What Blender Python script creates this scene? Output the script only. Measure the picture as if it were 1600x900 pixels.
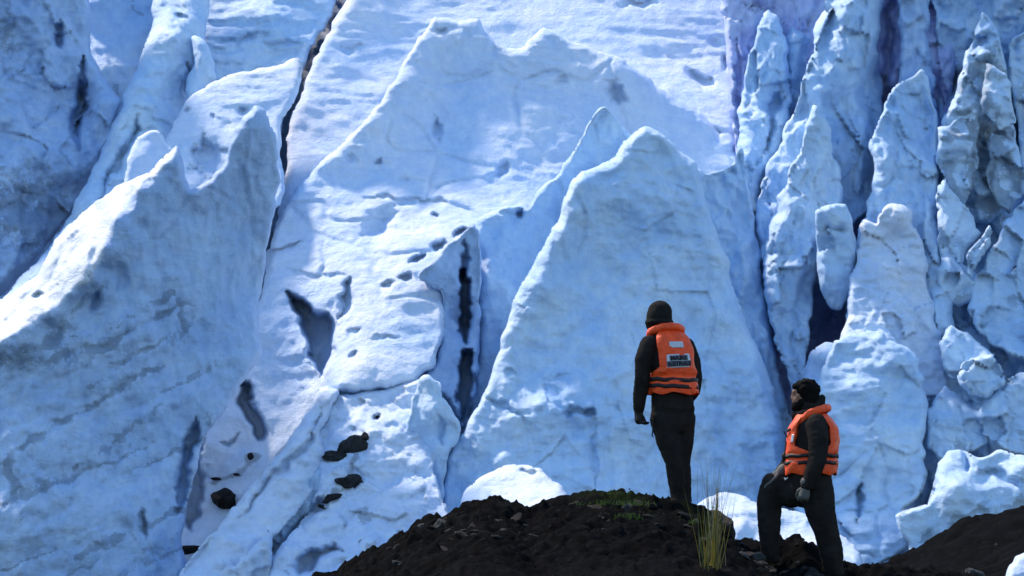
import bpy, bmesh, math, random
import numpy as np
from mathutils import Vector, Matrix
random.seed(7)
rng = np.random.RandomState(11)
for o in list(bpy.data.objects): bpy.data.objects.remove(o)
scene = bpy.context.scene
COL = scene.collection

# ------------------------------------------------------------------ camera, light, exposure
CAM_Z, PITCH, FK = 1.6, math.atan(410/1600*0.36), 0.36
cd = bpy.data.cameras.new('camera'); cd.lens = 100; cd.sensor_width = 36
cd.clip_start = 0.1; cd.clip_end = 9000
cd.dof.use_dof = True; cd.dof.focus_distance = 25.5; cd.dof.aperture_fstop = 14
cam = bpy.data.objects.new('camera', cd); COL.objects.link(cam)
cam.location = (0, 0, CAM_Z); cam.rotation_euler = (math.pi/2 + PITCH, 0, 0)
scene.camera = cam
SUN_EL, SUN_AZ = math.radians(52), math.radians(-48)      # azimuth from +Y, positive towards +X
w = bpy.data.worlds.new('World'); scene.world = w; w.use_nodes = True
nt = w.node_tree
sky = nt.nodes.new('ShaderNodeTexSky'); sky.sky_type = 'NISHITA'; sky.sun_disc = False
sky.sun_elevation = SUN_EL; sky.sun_rotation = SUN_AZ
sky.altitude = 300; sky.air_density = 1.3; sky.dust_density = 0.1; sky.ozone_density = 3.5
nt.nodes['Background'].inputs['Strength'].default_value = 0.15
nt.links.new(sky.outputs[0], nt.nodes['Background'].inputs['Color'])
sd = bpy.data.lights.new('sun', 'SUN'); sd.energy = 3.7; sd.angle = math.radians(6.0); sd.color = (1, .81, .65)
sun = bpy.data.objects.new('sun', sd); COL.objects.link(sun)
SUNV = Vector((math.cos(SUN_EL)*math.sin(SUN_AZ), math.cos(SUN_EL)*math.cos(SUN_AZ), math.sin(SUN_EL)))
sun.rotation_euler = SUNV.to_track_quat('Z', 'Y').to_euler()
sun.location = (-30, 60, 60)
vs = scene.view_settings
vs.view_transform = 'Standard'; vs.look = 'None'; vs.gamma = 1; vs.use_curve_mapping = False
vs.exposure = 0.76

# ------------------------------------------------------------------ helpers
SA, CA = math.sin(PITCH), math.cos(PITCH)
def unproj(px, py, Y):
    """photo pixel (1600x900) + distance along +Y -> world point(s)"""
    u = (np.asarray(px, float)-800)/1600*FK; v = -(np.asarray(py, float)-450)/1600*FK
    yd = CA - v*SA; zd = SA + v*CA
    t = np.asarray(Y, float)/yd
    return np.stack([u*t, np.asarray(Y, float)+0*t, CAM_Z + zd*t], -1)
def P(px, py, Y): return Vector(unproj(px, py, Y))

_perm = rng.permutation(256); _perm = np.concatenate([_perm, _perm, _perm])
_g = rng.normal(size=(256, 3)); _g /= np.linalg.norm(_g, axis=1)[:, None]
def pnoise(p):
    p = np.asarray(p, float); i = np.floor(p).astype(int); f = p - i; i &= 255
    u = f*f*f*(f*(f*6-15)+10)
    r = 0
    for dx in (0, 1):
        for dy in (0, 1):
            for dz in (0, 1):
                h = _perm[_perm[_perm[i[:, 0]+dx]+i[:, 1]+dy]+i[:, 2]+dz]
                d = (_g[h]*(f-np.array([dx, dy, dz]))).sum(1)
                wx = u[:, 0] if dx else 1-u[:, 0]; wy = u[:, 1] if dy else 1-u[:, 1]; wz = u[:, 2] if dz else 1-u[:, 2]
                r = r + d*wx*wy*wz
    return r*1.6
def fbm(p, octv=4, ridged=False):
    a, s, r = 1.0, 1.0, 0
    for k in range(octv):
        n = pnoise(p*s + 17.3*k)
        if ridged: n = 0.5 - np.abs(n)*1.6
        r = r + a*n; a *= .5; s *= 2.03
    return r
def facets(p, cracks=False):
    """fractured look: every cell is a tilted plane; or the thin seams between cells"""
    i = np.floor(p).astype(int); best = np.full(len(p), 1e9); sec = best.copy(); val = np.zeros(len(p))
    for dx in (-1, 0, 1):
        for dy in (-1, 0, 1):
            for dz in (-1, 0, 1):
                c = (i+[dx, dy, dz]) & 255
                h = _perm[_perm[_perm[c[:, 0]]+c[:, 1]]+c[:, 2]]
                q = i+[dx, dy, dz]+.5+.42*_g[h]; d = ((p-q)**2).sum(1); g = _g[(h+57) & 255]
                m = d < best; sec = np.where(m, best, np.minimum(sec, d)); best = np.where(m, d, best)
                val = np.where(m, (g*(p-q)).sum(1)+.35*g[:, 0], val)
    if cracks:
        e = np.sqrt(sec)-np.sqrt(best)
        return -np.exp(-(e/.055)**2)*sstep(-.1, .35, pnoise(p*.6+3.3))
    return val
def sstep(a, b, x):
    t = np.clip((x-a)/(b-a), 0, 1); return t*t*(3-2*t)

def catmull(pts, closed=True, step=5.0, soft=.55):
    pts = [np.array(p, float) for p in pts]; n = len(pts); out = []
    for k in range(n if closed else n-1):
        if closed: p0, p1, p2, p3 = pts[k-1], pts[k], pts[(k+1) % n], pts[(k+2) % n]
        else: p0, p1, p2, p3 = pts[max(k-1, 0)], pts[k], pts[k+1], pts[min(k+2, n-1)]
        m = max(1, int(np.linalg.norm(p2-p1)/step))
        for j in range(m):
            t = j/m
            q = .5*(2*p1+(p2-p0)*t+(2*p0-5*p1+4*p2-p3)*t*t+(3*p1-p0-3*p2+p3)*t**3)
            q = soft*q + (1-soft)*(p1*(1-t)+p2*t)
            out.append(q)
    if not closed: out.append(pts[-1])
    return np.array(out)
def seg_dist(x, y, line, closed=False, param=False):
    """distance, and nearest point, to a polyline"""
    best = np.full(x.shape, 1e9); bx = np.zeros_like(x); by = np.zeros_like(x); par = np.zeros_like(x)
    n = len(line)
    for k in range(n if closed else n-1):
        a = line[k]; b = line[(k+1) % n]; d = b-a; L = d@d
        if L < 1e-9: continue
        t = np.clip(((x-a[0])*d[0]+(y-a[1])*d[1])/L, 0, 1)
        qx = a[0]+t*d[0]; qy = a[1]+t*d[1]
        dd = (x-qx)**2+(y-qy)**2; m = dd < best
        best = np.where(m, dd, best); bx = np.where(m, qx, bx); by = np.where(m, qy, by); par = np.where(m, (k+t)/max(n-1, 1), par)
    return (np.sqrt(best), bx, by, par) if param else (np.sqrt(best), bx, by)
def inside(x, y, poly):
    r = np.zeros(x.shape, bool); n = len(poly)
    for k in range(n):
        x1, y1 = poly[k]; x2, y2 = poly[(k+1) % n]
        if y1 == y2: continue
        c = ((y1 > y) != (y2 > y)) & (x < (x2-x1)*(y-y1)/(y2-y1)+x1)
        r ^= c
    return r
def rbf(ctrl, x, y):
    c = np.array(ctrl, float)
    if len(c) == 1: return np.full(x.shape, c[0, 2])
    D = np.sqrt(((c[:, None, :2]-c[None, :, :2])**2).sum(-1)+16.0)
    n = len(c); M = np.ones((n+1, n+1)); M[:n, :n] = -D; M[n, n] = 0
    wt = np.linalg.solve(M, np.append(c[:, 2], 0))
    r = np.full(x.shape, wt[n])
    for k in range(n): r = r - wt[k]*np.sqrt((x-c[k, 0])**2+(y-c[k, 1])**2+16.0)
    return r

def mesh_obj(name, verts, faces, mat, parent=None, smooth=True, attrs=None):
    me = bpy.data.meshes.new(name)
    v = np.asarray(verts, np.float32)
    if isinstance(faces, np.ndarray):
        nf, k = faces.shape
        me.vertices.add(len(v)); me.vertices.foreach_set('co', v.ravel())
        me.loops.add(nf*k); me.loops.foreach_set('vertex_index', faces.astype(np.int32).ravel())
        me.polygons.add(nf); me.polygons.foreach_set('loop_start', np.arange(0, nf*k, k, dtype=np.int32))
        me.update(calc_edges=True); me.validate()
    else:
        me.from_pydata([tuple(q) for q in v], [], faces)
    if smooth: me.polygons.foreach_set('use_smooth', np.ones(len(me.polygons), bool))
    for an, av in (attrs or {}).items():
        a = me.attributes.new(an, 'FLOAT', 'POINT'); a.data.foreach_set('value', np.asarray(av, np.float32))
    me.materials.append(mat)
    o = bpy.data.objects.new(name, me); COL.objects.link(o)
    if parent: o.parent = parent
    return o
def tag(o, label=None, cat=None, group=None, kind=None):
    if label: o['label'] = label
    if cat: o['category'] = cat
    if group: o['group'] = group
    if kind: o['kind'] = kind
    return o

# ------------------------------------------------------------------ materials
def newmat(name):
    m = bpy.data.materials.new(name); m.use_nodes = True
    return m, m.node_tree, m.node_tree.nodes['Principled BSDF']
def N(t, kind, **kw):
    n = t.nodes.new(kind)
    for k, v in kw.items():
        if k in n.inputs: n.inputs[k].default_value = v
        else: setattr(n, k, v)
    return n
def mixc(t, fac, a, b, blend='MIX'):
    n = t.nodes.new('ShaderNodeMix'); n.data_type = 'RGBA'; n.blend_type = blend
    for sock, v in ((n.inputs[0], fac), (n.inputs[6], a), (n.inputs[7], b)):
        if hasattr(v, 'is_linked') or hasattr(v, 'links'): t.links.new(v, sock)
        else: sock.default_value = v if not isinstance(v, tuple) else (*v, 1)
    return n.outputs[2]
def ramp(t, src, stops):
    r = t.nodes.new('ShaderNodeValToRGB'); e = r.color_ramp.elements
    e[0].position, e[1].position = stops[0][0], stops[-1][0]
    e[0].color = (*stops[0][1], 1); e[1].color = (*stops[-1][1], 1)
    for p, c in stops[1:-1]:
        q = e.new(p); q.color = (*c, 1)
    t.links.new(src, r.inputs[0]); return r.outputs[0]
def geo_pos(t, scale=(1, 1, 1)):
    g = t.nodes.new('ShaderNodeNewGeometry'); m = t.nodes.new('ShaderNodeMapping')
    m.inputs['Scale'].default_value = scale; t.links.new(g.outputs['Position'], m.inputs[0]); return m.outputs[0]
def noise(t, vec, scale, detail=5, rough=.6, dist=0):
    n = N(t, 'ShaderNodeTexNoise', Scale=scale, Detail=detail, Roughness=rough, Distortion=dist)
    t.links.new(vec, n.inputs['Vector']); return n.outputs['Fac']
def bump(t, h, strength, dist, prev=None):
    b = N(t, 'ShaderNodeBump', Strength=strength, Distance=dist)
    t.links.new(h, b.inputs['Height'])
    if prev is not None: t.links.new(prev, b.inputs['Normal'])
    return b.outputs['Normal']

def ice_material(name, c1, c2, dirtc=(.035, .04, .045), rough=.6):
    m, t, b = newmat(name)
    p = geo_pos(t)
    n1 = noise(t, p, .55, 6, .62, .4)
    col = ramp(t, n1, [(.32, c2), (.62, c1)])
    n2 = noise(t, geo_pos(t, (1.3, 1.3, .8)), 3.5, 5, .7)
    col = mixc(t, .35, col, ramp(t, n2, [(.3, tuple(v*.88 for v in c2)), (.6, (1, 1, 1))]), 'MULTIPLY')
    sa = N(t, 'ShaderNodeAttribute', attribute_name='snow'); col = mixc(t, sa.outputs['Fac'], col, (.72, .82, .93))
    a = N(t, 'ShaderNodeAttribute', attribute_name='dirt')  # real dirt, and also painted shade in the crack and hollows
    nd = noise(t, geo_pos(t, (1.6, 1.6, 1.6)), 4, 7, .75)
    ad = N(t, 'ShaderNodeMath', operation='MULTIPLY_ADD'); t.links.new(nd, ad.inputs[0]); ad.inputs[1].default_value = 1.4
    t.links.new(a.outputs['Fac'], ad.inputs[2])
    fac = ramp(t, ad.outputs[0], [(.93, (0, 0, 0)), (1.0, (.45,)*3), (1.4, (1, 1, 1))])
    mm = N(t, 'ShaderNodeMath', operation='MULTIPLY'); t.links.new(fac, mm.inputs[0])
    sm = N(t, 'ShaderNodeMath', operation='MULTIPLY'); t.links.new(a.outputs['Fac'], sm.inputs[0]); sm.inputs[1].default_value = 2.2; sm.use_clamp = True
    t.links.new(sm.outputs[0], mm.inputs[1])
    col = mixc(t, mm.outputs[0], col, dirtc)
    t.links.new(col, b.inputs['Base Color'])
    b.inputs['Roughness'].default_value = rough; b.inputs['Specular IOR Level'].default_value = .3
    nm = bump(t, noise(t, p, 3.0, 8, .68), .9, .10)
    nm = bump(t, noise(t, p, 9, 6, .72), .6, .035, nm)
    nm = bump(t, noise(t, p, 28, 4, .75), .7, .022, nm)
    nm = bump(t, noise(t, geo_pos(t, (1, 1, 5)), 2.2, 6, .65, .6), .35, .06, nm)
    t.links.new(nm, b.inputs['Normal'])
    return m
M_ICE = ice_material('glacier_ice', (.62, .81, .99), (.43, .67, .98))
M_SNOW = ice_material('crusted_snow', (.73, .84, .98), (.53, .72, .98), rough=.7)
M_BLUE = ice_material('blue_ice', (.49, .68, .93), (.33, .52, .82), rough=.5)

def plain(name, col, rough=.7, spec=.3, var=.0, bumps=None, scale=30):
    m, t, b = newmat(name)
    b.inputs['Base Color'].default_value = (*col, 1); b.inputs['Roughness'].default_value = rough
    b.inputs['Specular IOR Level'].default_value = spec
    tc = t.nodes.new('ShaderNodeTexCoord').outputs['Object']
    if var:
        n = noise(t, tc, scale, 5, .65)
        t.links.new(ramp(t, n, [(.3, tuple(c*(1-var) for c in col)), (.7, tuple(min(1, c*(1+var)) for c in col))]), b.inputs['Base Color'])
    if bumps:
        n = noise(t, tc, bumps[0], 6, .6); t.links.new(bump(t, n, bumps[1], bumps[2]), b.inputs['Normal'])
    return m

# ------------------------------------------------------------------ the glacier, piece by piece
PXM = 0.0138
def relief(name, label, outline, base, ctrl=(), R=16, k=1.5, T=2.0, mat=None, h=3.0, nz=(), pits=(), holes=(), grooves=(),
           dirt=(), patches=(), cat='ice', jitter=2.4, group=None, soft=.55, strata=None, cover=None):
    """A solid mass of ice: an outline, a leaning face, control points giving metres towards (-) or away (+),
    a rounded rim, and a bulging back, so it closes on itself."""
    Y0, py0, s, *sx = base; sx = sx[0] if sx else 0
    xc = sum(p[0] for p in outline)/len(outline)
    ol = catmull(outline, soft=soft)
    q = np.c_[ol/30.0, np.full(len(ol), sum(map(ord, label)) % 97)]
    q2 = np.c_[ol/7.0, np.full(len(ol), 31.7)]
    ol = ol + jitter*np.c_[fbm(q, 3), fbm(q+50, 3)]*1.7 + jitter*.5*np.c_[pnoise(q2), pnoise(q2+50)]
    x0, y0 = ol.min(0)-h; x1, y1 = ol.max(0)+h
    gx = np.arange(x0, x1+h, h); gy = np.arange(y0, y1+h, h)
    X, Yy = np.meshgrid(gx, gy); ny, nx = X.shape
    x = X.ravel().copy(); y = Yy.ravel().copy()
    d, bx, by = seg_dist(x, y, ol, True); ins = inside(x, y, ol)
    sdv = np.where(ins, d, -d)
    snap = np.abs(sdv) < .62*h
    x = np.where(snap, bx, x); y = np.where(snap, by, y); sdv = np.where(snap, 0, sdv)
    ok = (sdv >= 0).reshape(ny, nx)
    cell = ok[:-1, :-1] & ok[1:, :-1] & ok[:-1, 1:] & ok[1:, 1:]
    idx = np.arange(nx*ny).reshape(ny, nx)
    F = np.stack([idx[:-1, :-1][cell], idx[1:, :-1][cell], idx[1:, 1:][cell], idx[:-1, 1:][cell]], 1)
    used = np.zeros(nx*ny, bool); used[F.ravel()] = True
    remap = -np.ones(nx*ny, int); remap[used] = np.arange(used.sum())
    F = remap[F]; x = x[used]; y = y[used]; dd = np.maximum(sdv[used], 0)
    Y = Y0 + s*(py0-y)*PXM + sx*(x-xc)*PXM
    if ctrl: Y = Y + rbf(ctrl, x, y)
    Rv = R*(.45+1.1*np.clip(.5+.9*pnoise(np.c_[x/38, y/38, np.full(len(x), Y0*3.3)]), 0, 1.2))
    tt = 1-np.minimum(dd, Rv)/Rv
    rim = k*R*PXM
    Yf = Y + rim*(1-np.sqrt(np.maximum(1-tt*tt, 0)))
    env = sstep(0, R*.9, dd)
    pos = unproj(x, y, Y)
    for kind, amp, sc in nz:
        pp = pos/np.array(sc)
        if kind == 'f': n = fbm(pp, 5)
        elif kind == 'r': n = fbm(pp, 4, True)
        elif kind == 'c':                       # scalloped sun cups
            n = -np.abs(pnoise(pp))*2+.5 - .4*np.abs(pnoise(pp*2.1+9))
        elif kind == 'v': n = facets(pp)
        elif kind == 'k': n = facets(pp+.25*np.c_[pnoise(pp*2), pnoise(pp*2+9), pnoise(pp*2+19)], True)
        elif kind == 'b':                       # terraces / broken steps
            n0 = fbm(pp, 3)*3.2; fl = np.floor(n0); n = (fl + sstep(.72, 1, n0-fl))/3.2
        if sc[2] < .3 and sc[0] > .3: n = n*sstep(-.25, .45, fbm(pos/np.array([3.1, 3.1, 2.4])+5, 2))*1.3
        Yf = Yf - amp*n*(.25+.75*env)
    dv = np.zeros(len(x)); ones = np.full(len(x), Y0)
    x_, y_ = x, y
    x = x + 7*fbm(np.c_[x_/28, y_/28, ones], 3); y = y + 7*fbm(np.c_[x_/28, y_/28, ones+40.5], 3)
    if strata:
        kx, sc, am, ds = strata
        c = (y + kx*x + .00025*(x-200)**2)/sc
        nb = pnoise(np.c_[x/420, c, ones]) + .6*pnoise(np.c_[x/260, c*2.3, ones+7])
        msk = sstep(500, 620, y+.45*x)*(1-sstep(260, 420, x))
        Yf = Yf + am*nb*msk; dv = np.maximum(dv, ds*sstep(.38, .7, nb)*msk)
    for (cx, cy, rx, ry, dep, *rt) in pits:
        a = math.radians(rt[0]) if rt else 0
        ex = ((x-cx)*math.cos(a)+(y-cy)*math.sin(a))/rx; ey = (-(x-cx)*math.sin(a)+(y-cy)*math.cos(a))/ry
        wob = 1+.6*fbm(np.c_[x/12, y/12, np.full(len(x), cx)], 3)
        rr = (ex*ex+ey*ey)*wob
        Yf = Yf + dep*np.exp(-rr**2)
    for poly, dep, soft in holes:
        pl = catmull(poly, True, 6)
        dq, _, _ = seg_dist(x, y, pl, True); iq = inside(x, y, pl)
        Yf = Yf + dep*sstep(-soft*.3, soft, np.where(iq, dq, -dq))
    for line, wd, dep in grooves:
        ln = catmull(line, False, 8)
        ln = ln + 2.0*np.c_[pnoise(np.c_[ln/14, np.zeros(len(ln))]), pnoise(np.c_[ln/14, np.ones(len(ln))*7.5])]
        dq, _, _, par = seg_dist(x, y, ln, False, True)
        wv = wd*np.maximum(.25, np.sin(np.pi*np.clip(par, .03, .97))**.7)*(1.1+.7*pnoise(np.c_[x/22, y/22, np.full(len(x), 3.3)]))
        wv = np.maximum(wv, .8); Yf = Yf + dep*np.minimum(1, wv/wd)*np.exp(-(dq/wv)**4)
    for line, wd, st in dirt:  # dirt streaks, also dark lines along clefts
        ln = catmull(line, False, 8)
        ln = ln + 4.0*np.c_[pnoise(np.c_[ln/25, np.zeros(len(ln))]), pnoise(np.c_[ln/25, np.ones(len(ln))*7.5])]
        dq, _, _ = seg_dist(x, y, ln)
        wv = wd*(1+.9*fbm(np.c_[x/34, y/26, np.full(len(x), 5.1)], 3))
        dv = np.maximum(dv, st*np.exp(-(dq/np.maximum(wv, 1))**2)*(.8+.9*fbm(np.c_[x/40, y/40, np.full(len(x), 2.1)], 3)))
    for (cx, cy, rx, ry, st) in patches:
        rr = ((x-cx)/rx)**2+((y-cy)/ry)**2
        dv = np.maximum(dv, st*np.exp(-rr)*(1+.6*fbm(np.c_[x/24, y/24, np.full(len(x), 8.1)], 3)))
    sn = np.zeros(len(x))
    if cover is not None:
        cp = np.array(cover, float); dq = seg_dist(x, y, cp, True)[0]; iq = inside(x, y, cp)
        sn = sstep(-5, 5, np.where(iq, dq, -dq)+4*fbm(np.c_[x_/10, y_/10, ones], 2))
    x, y = x_, y_
    front = unproj(x, y, Yf)
    Rb = max(R*2.0, 30); tb = 1-np.minimum(dd, Rb)/Rb
    back = unproj(x, y, np.maximum(Yf, Y+rim) + T*np.sqrt(np.maximum(1-tb*tb, 0)))
    n = len(x)
    # image y grows downward: wind so that normals face the viewer on the front, away on the back
    V = np.concatenate([front, back]); FF = np.concatenate([F, F[:, ::-1]+n])
    me_v = V
    bnd = dd == 0
    mp = np.arange(2*n); mp[n:][bnd] = np.arange(n)[bnd]
    FF = mp[FF]
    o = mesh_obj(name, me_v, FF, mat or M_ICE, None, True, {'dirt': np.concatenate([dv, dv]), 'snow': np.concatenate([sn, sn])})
    # drop the unused doubles, set the origin at the base
    bm = bmesh.new(); bm.from_mesh(o.data)
    bmesh.ops.delete(bm, geom=[v for v in bm.verts if not v.link_faces], context='VERTS')
    bm.to_mesh(o.data); bm.free()
    c = np.array([V[:, 0].mean(), V[:, 1].mean(), V[:, 2].min()])
    o.data.transform(Matrix.Translation(-Vector(c))); o.location = c
    tag(o, label, cat, group)
    return o

M_VIOLET = ice_material('violet_shade_ice', (.60, .73, .98), (.45, .51, .90))  # violet shade of the crevasses put into the ice colour
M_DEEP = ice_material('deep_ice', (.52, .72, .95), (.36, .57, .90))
RIP = [('f', .05, (2.4, 2.4, .26)), ('f', .22, (4, 4, 3)), ('f', .03, (.45, .45, .14)), ('f', .03, (.6, .6, .6))]     # wind-rippled snow slopes
FACE = [('f', .40, (2.6, 2.6, 3.6)), ('c', .20, (1.5, 1.5, 2.6)), ('c', .07, (.6, .6, .8)), ('f', .07, (.5, .5, .5)), ('v', .07, (1.1, 1.1, 1.7))]    # smooth shaded faces
CUP = [('c', .20, (.6, .6, .95)), ('f', .5, (1.8, 1.8, 3)), ('r', .12, (.7, .7, 2.4)), ('c', .07, (.22, .22, .3))]
ROUGH = [('f', .6, (2.2, 2.2, 2.6)), ('v', .35, (.9, .9, 1.2)), ('f', .12, (.5, .5, .5)), ('c', .07, (.3, .3, .3))]
WALL = [('f', .40, (3.5, 3.5, 4.5)), ('r', .07, (.5, .5, 2.6)), ('c', .035, (.35, .35, .6)), ('f', .06, (.6, .6, .6)), ('k', .05, (2, 2, 3))]
FIN = [('f', .5, (1.8, 1.8, 3.4)), ('v', .38, (1.5, 1.5, 2.6)), ('v', .12, (.6, .6, 1.0)), ('r', .08, (.45, .45, 2.2)), ('c', .07, (.3, .3, .4)), ('k', .12, (1.3, 1.3, 2.2))]

# glacier body behind everything: one rising, broken slope that goes on beyond the frame
def glacier():
    gx = np.arange(-700, 2301, 6.0); gy = np.arange(-900, 961, 6.0)
    X, Yy = np.meshgrid(gx, gy); ny, nx = X.shape; x = X.ravel(); y = Yy.ravel()
    Y = 69.5 + .55*(800-y)*PXM + np.maximum(-y, 0)*PXM*2.2
    Y = Y + rbf([(-300, 200, 1), (60, 150, 0), (150, 100, 1.2), (250, 80, 0), (800, 300, 3), (1160, 200, 2.5), (1250, 100, 1.2), (1390, 150, 4.5), (1390, 300, 4.5),
                 (1300, 520, 4), (1480, 60, .5), (1560, 150, .5), (1500, 480, 1), (1700, 300, 0), (400, 650, -2), (2100, 300, 2)], x, y)
    pos = unproj(x, y, Y)
    Y = Y - .8*fbm(pos/np.array([2.5, 2.5, 4]), 5) - .4*fbm(pos/np.array([.9, .9, 1.2]), 3, True) - .05*fbm(pos/.3, 2)
    V = unproj(x, y, Y)
    idx = np.arange(nx*ny).reshape(ny, nx)
    F = np.stack([idx[:-1, :-1].ravel(), idx[1:, :-1].ravel(), idx[1:, 1:].ravel(), idx[:-1, 1:].ravel()], 1)
    dv = .35*np.exp(-((x-1560)/70)**2-((y-200)/130)**2)+.25*np.exp(-((x-60)/90)**2-((y-340)/70)**2)+.3*np.exp(-((x-215)/25)**2-((y-10)/16)**2)
    crk = seg_dist(x, y, np.array([(560, -120), (530, 0), (500, 80), (468, 150), (446, 190), (440, 260), (430, 340), (405, 430)], float))[0]
    dv = dv + .75*np.exp(-(crk/34)**2)  # shade of the deep crack painted in through the dirt mask
    o = mesh_obj('glacier', V, F, M_DEEP, None, True, {'dirt': dv})
    tag(o, 'crevassed blue glacier slope rising behind the seracs', kind='structure')
glacier()

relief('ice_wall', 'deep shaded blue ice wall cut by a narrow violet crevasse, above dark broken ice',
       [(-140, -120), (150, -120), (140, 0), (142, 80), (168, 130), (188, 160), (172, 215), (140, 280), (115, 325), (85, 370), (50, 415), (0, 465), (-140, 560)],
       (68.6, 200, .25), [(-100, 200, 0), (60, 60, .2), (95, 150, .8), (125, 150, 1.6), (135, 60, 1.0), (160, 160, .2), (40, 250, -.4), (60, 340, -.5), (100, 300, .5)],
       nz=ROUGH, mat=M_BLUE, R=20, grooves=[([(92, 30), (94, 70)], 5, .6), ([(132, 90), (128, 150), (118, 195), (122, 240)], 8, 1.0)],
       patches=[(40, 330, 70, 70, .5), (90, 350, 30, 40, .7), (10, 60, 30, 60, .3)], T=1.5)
relief('ice_wall', 'pale ice face between the shaded wall and the long diagonal ridge',
       [(125, -130), (262, -130), (256, 40), (236, 110), (205, 180), (170, 190), (146, 120), (132, 40)], (72.6, 50, .6), nz=FACE, R=12, T=.6, dirt=[([(205, 12), (225, 22)], 8, .5), ([(175, 135), (180, 160)], 7, .5)])
relief('ice_ridge', 'long pale diagonal ice ridge descending behind the jagged dirt-banded wall',
       [(245, -100), (238, 30), (215, 100), (190, 160), (160, 230), (112, 328), (72, 393), (22, 447), (-60, 520), (-60, 640), (100, 560), (200, 430), (262, 330),
        (272, 240), (283, 190), (296, 150), (306, 110), (322, 55), (330, -100)],
       (69.8, 100, .95), [(240, 20, .8), (160, 230, .6), (100, 340, .5), (20, 440, .3), (275, 60, -.3), (235, 160, -.3), (190, 230, -.2), (130, 330, -.3), (60, 420, -.3), (310, 60, 1.0), (290, 150, 1.2), (200, 400, -.2)],
       nz=RIP+[('b', .25, (1.2, 1.2, 1.2))], R=22, grooves=[([(215, 180), (212, 215), (185, 250), (170, 275), (155, 312)], 5, .5), ([(292, 95), (297, 125), (285, 170)], 6, 1.2)], pits=[(283, 25, 8, 5, .3)], T=0.8)
relief('ice_fin', 'small rounded fin of ice tucked into the cleft beside the long diagonal ridge',
       [(300, 55), (322, 66), (336, 98), (338, 125), (318, 150), (294, 160), (292, 130), (303, 95)], (69.9, 100, .55), nz=FACE, R=14, T=.8)
relief('ice_slab', 'layered pale slab above the sunlit shelf, ending at a dark diagonal crack',
       [(318, -100), (552, -100), (528, 0), (508, 42), (490, 72), (470, 110), (452, 160), (436, 210), (380, 230), (318, 200), (312, 60)],
       (73.0, 50, 1.3), [(330, 20, .2), (420, 30, -.2), (510, 30, .1), (420, 90, .6)], nz=RIP+[('b', .25, (3, 3, .7))], R=16,
       pits=[(370, 58, 40, 4, .25, -6), (440, 66, 30, 4, .2)], T=1.2)
relief('snow_shelf', 'sunlit snow shelf with a dark hollow, between the diagonal ridge and the dark crack',
       [(245, 250), (262, 205), (280, 178), (300, 146), (345, 121), (400, 108), (440, 98), (470, 92), (472, 118), (458, 158), (440, 188), (438, 230), (440, 320), (300, 350), (250, 310)],
       (69.5, 100, 1.25), nz=RIP, R=10, mat=M_SNOW, pits=[(327, 246, 22, 27, 0.66), (383, 170, 9, 5, 0.28), (292, 174, 5, 4, 0.17), (330, 178, 4, 3, 0.17), (350, 200, 10, 8, 0.07)], T=0.6,
       dirt=[([(455, 150), (462, 120), (470, 95)], 8, .5)])
relief('snow_slope', 'upper snow slope beyond the twin-peaked slab, streaked by wind and dotted with pits',
       [(568, -120), (540, 0), (518, 40), (491, 95), (469, 150), (451, 192), (448, 240), (441, 300), (432, 360), (412, 420), (440, 440), (600, 430), (760, 400), (1100, 430), (1162, 400), (1166, 300),
        (1152, 235), (1148, 100), (1144, 0), (1142, -120)],
       (72.4, 60, 1.25), [(560, 0, -.4), (530, 120, -.3), (640, 10, .5), (700, 20, .5), (800, 40, .4), (900, 20, 0), (1000, 100, -.2), (1100, 180, -.3), (1140, 100, .2), (500, 250, -.4), (450, 400, -.3)],
       jitter=4, nz=RIP, R=14, k=1.5, mat=M_SNOW, h=3.2,
       pits=[(1095, 125, 20, 8, 0.44, 20), (1110, 208, 15, 9, 0.33, 15), (1132, 95, 5, 7, 0.44), (1058, 192, 4, 5, 0.28), (1055, 172, 8, 3, 0.17), (1075, 205, 6, 3, 0.17), (515, 28, 11, 4, 0.44, -25), (545, 75, 20, 5, 0.17, -10), (1000, 5, 25, 5, 0.28), (1115, 68, 10, 8, 0.14)])
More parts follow.
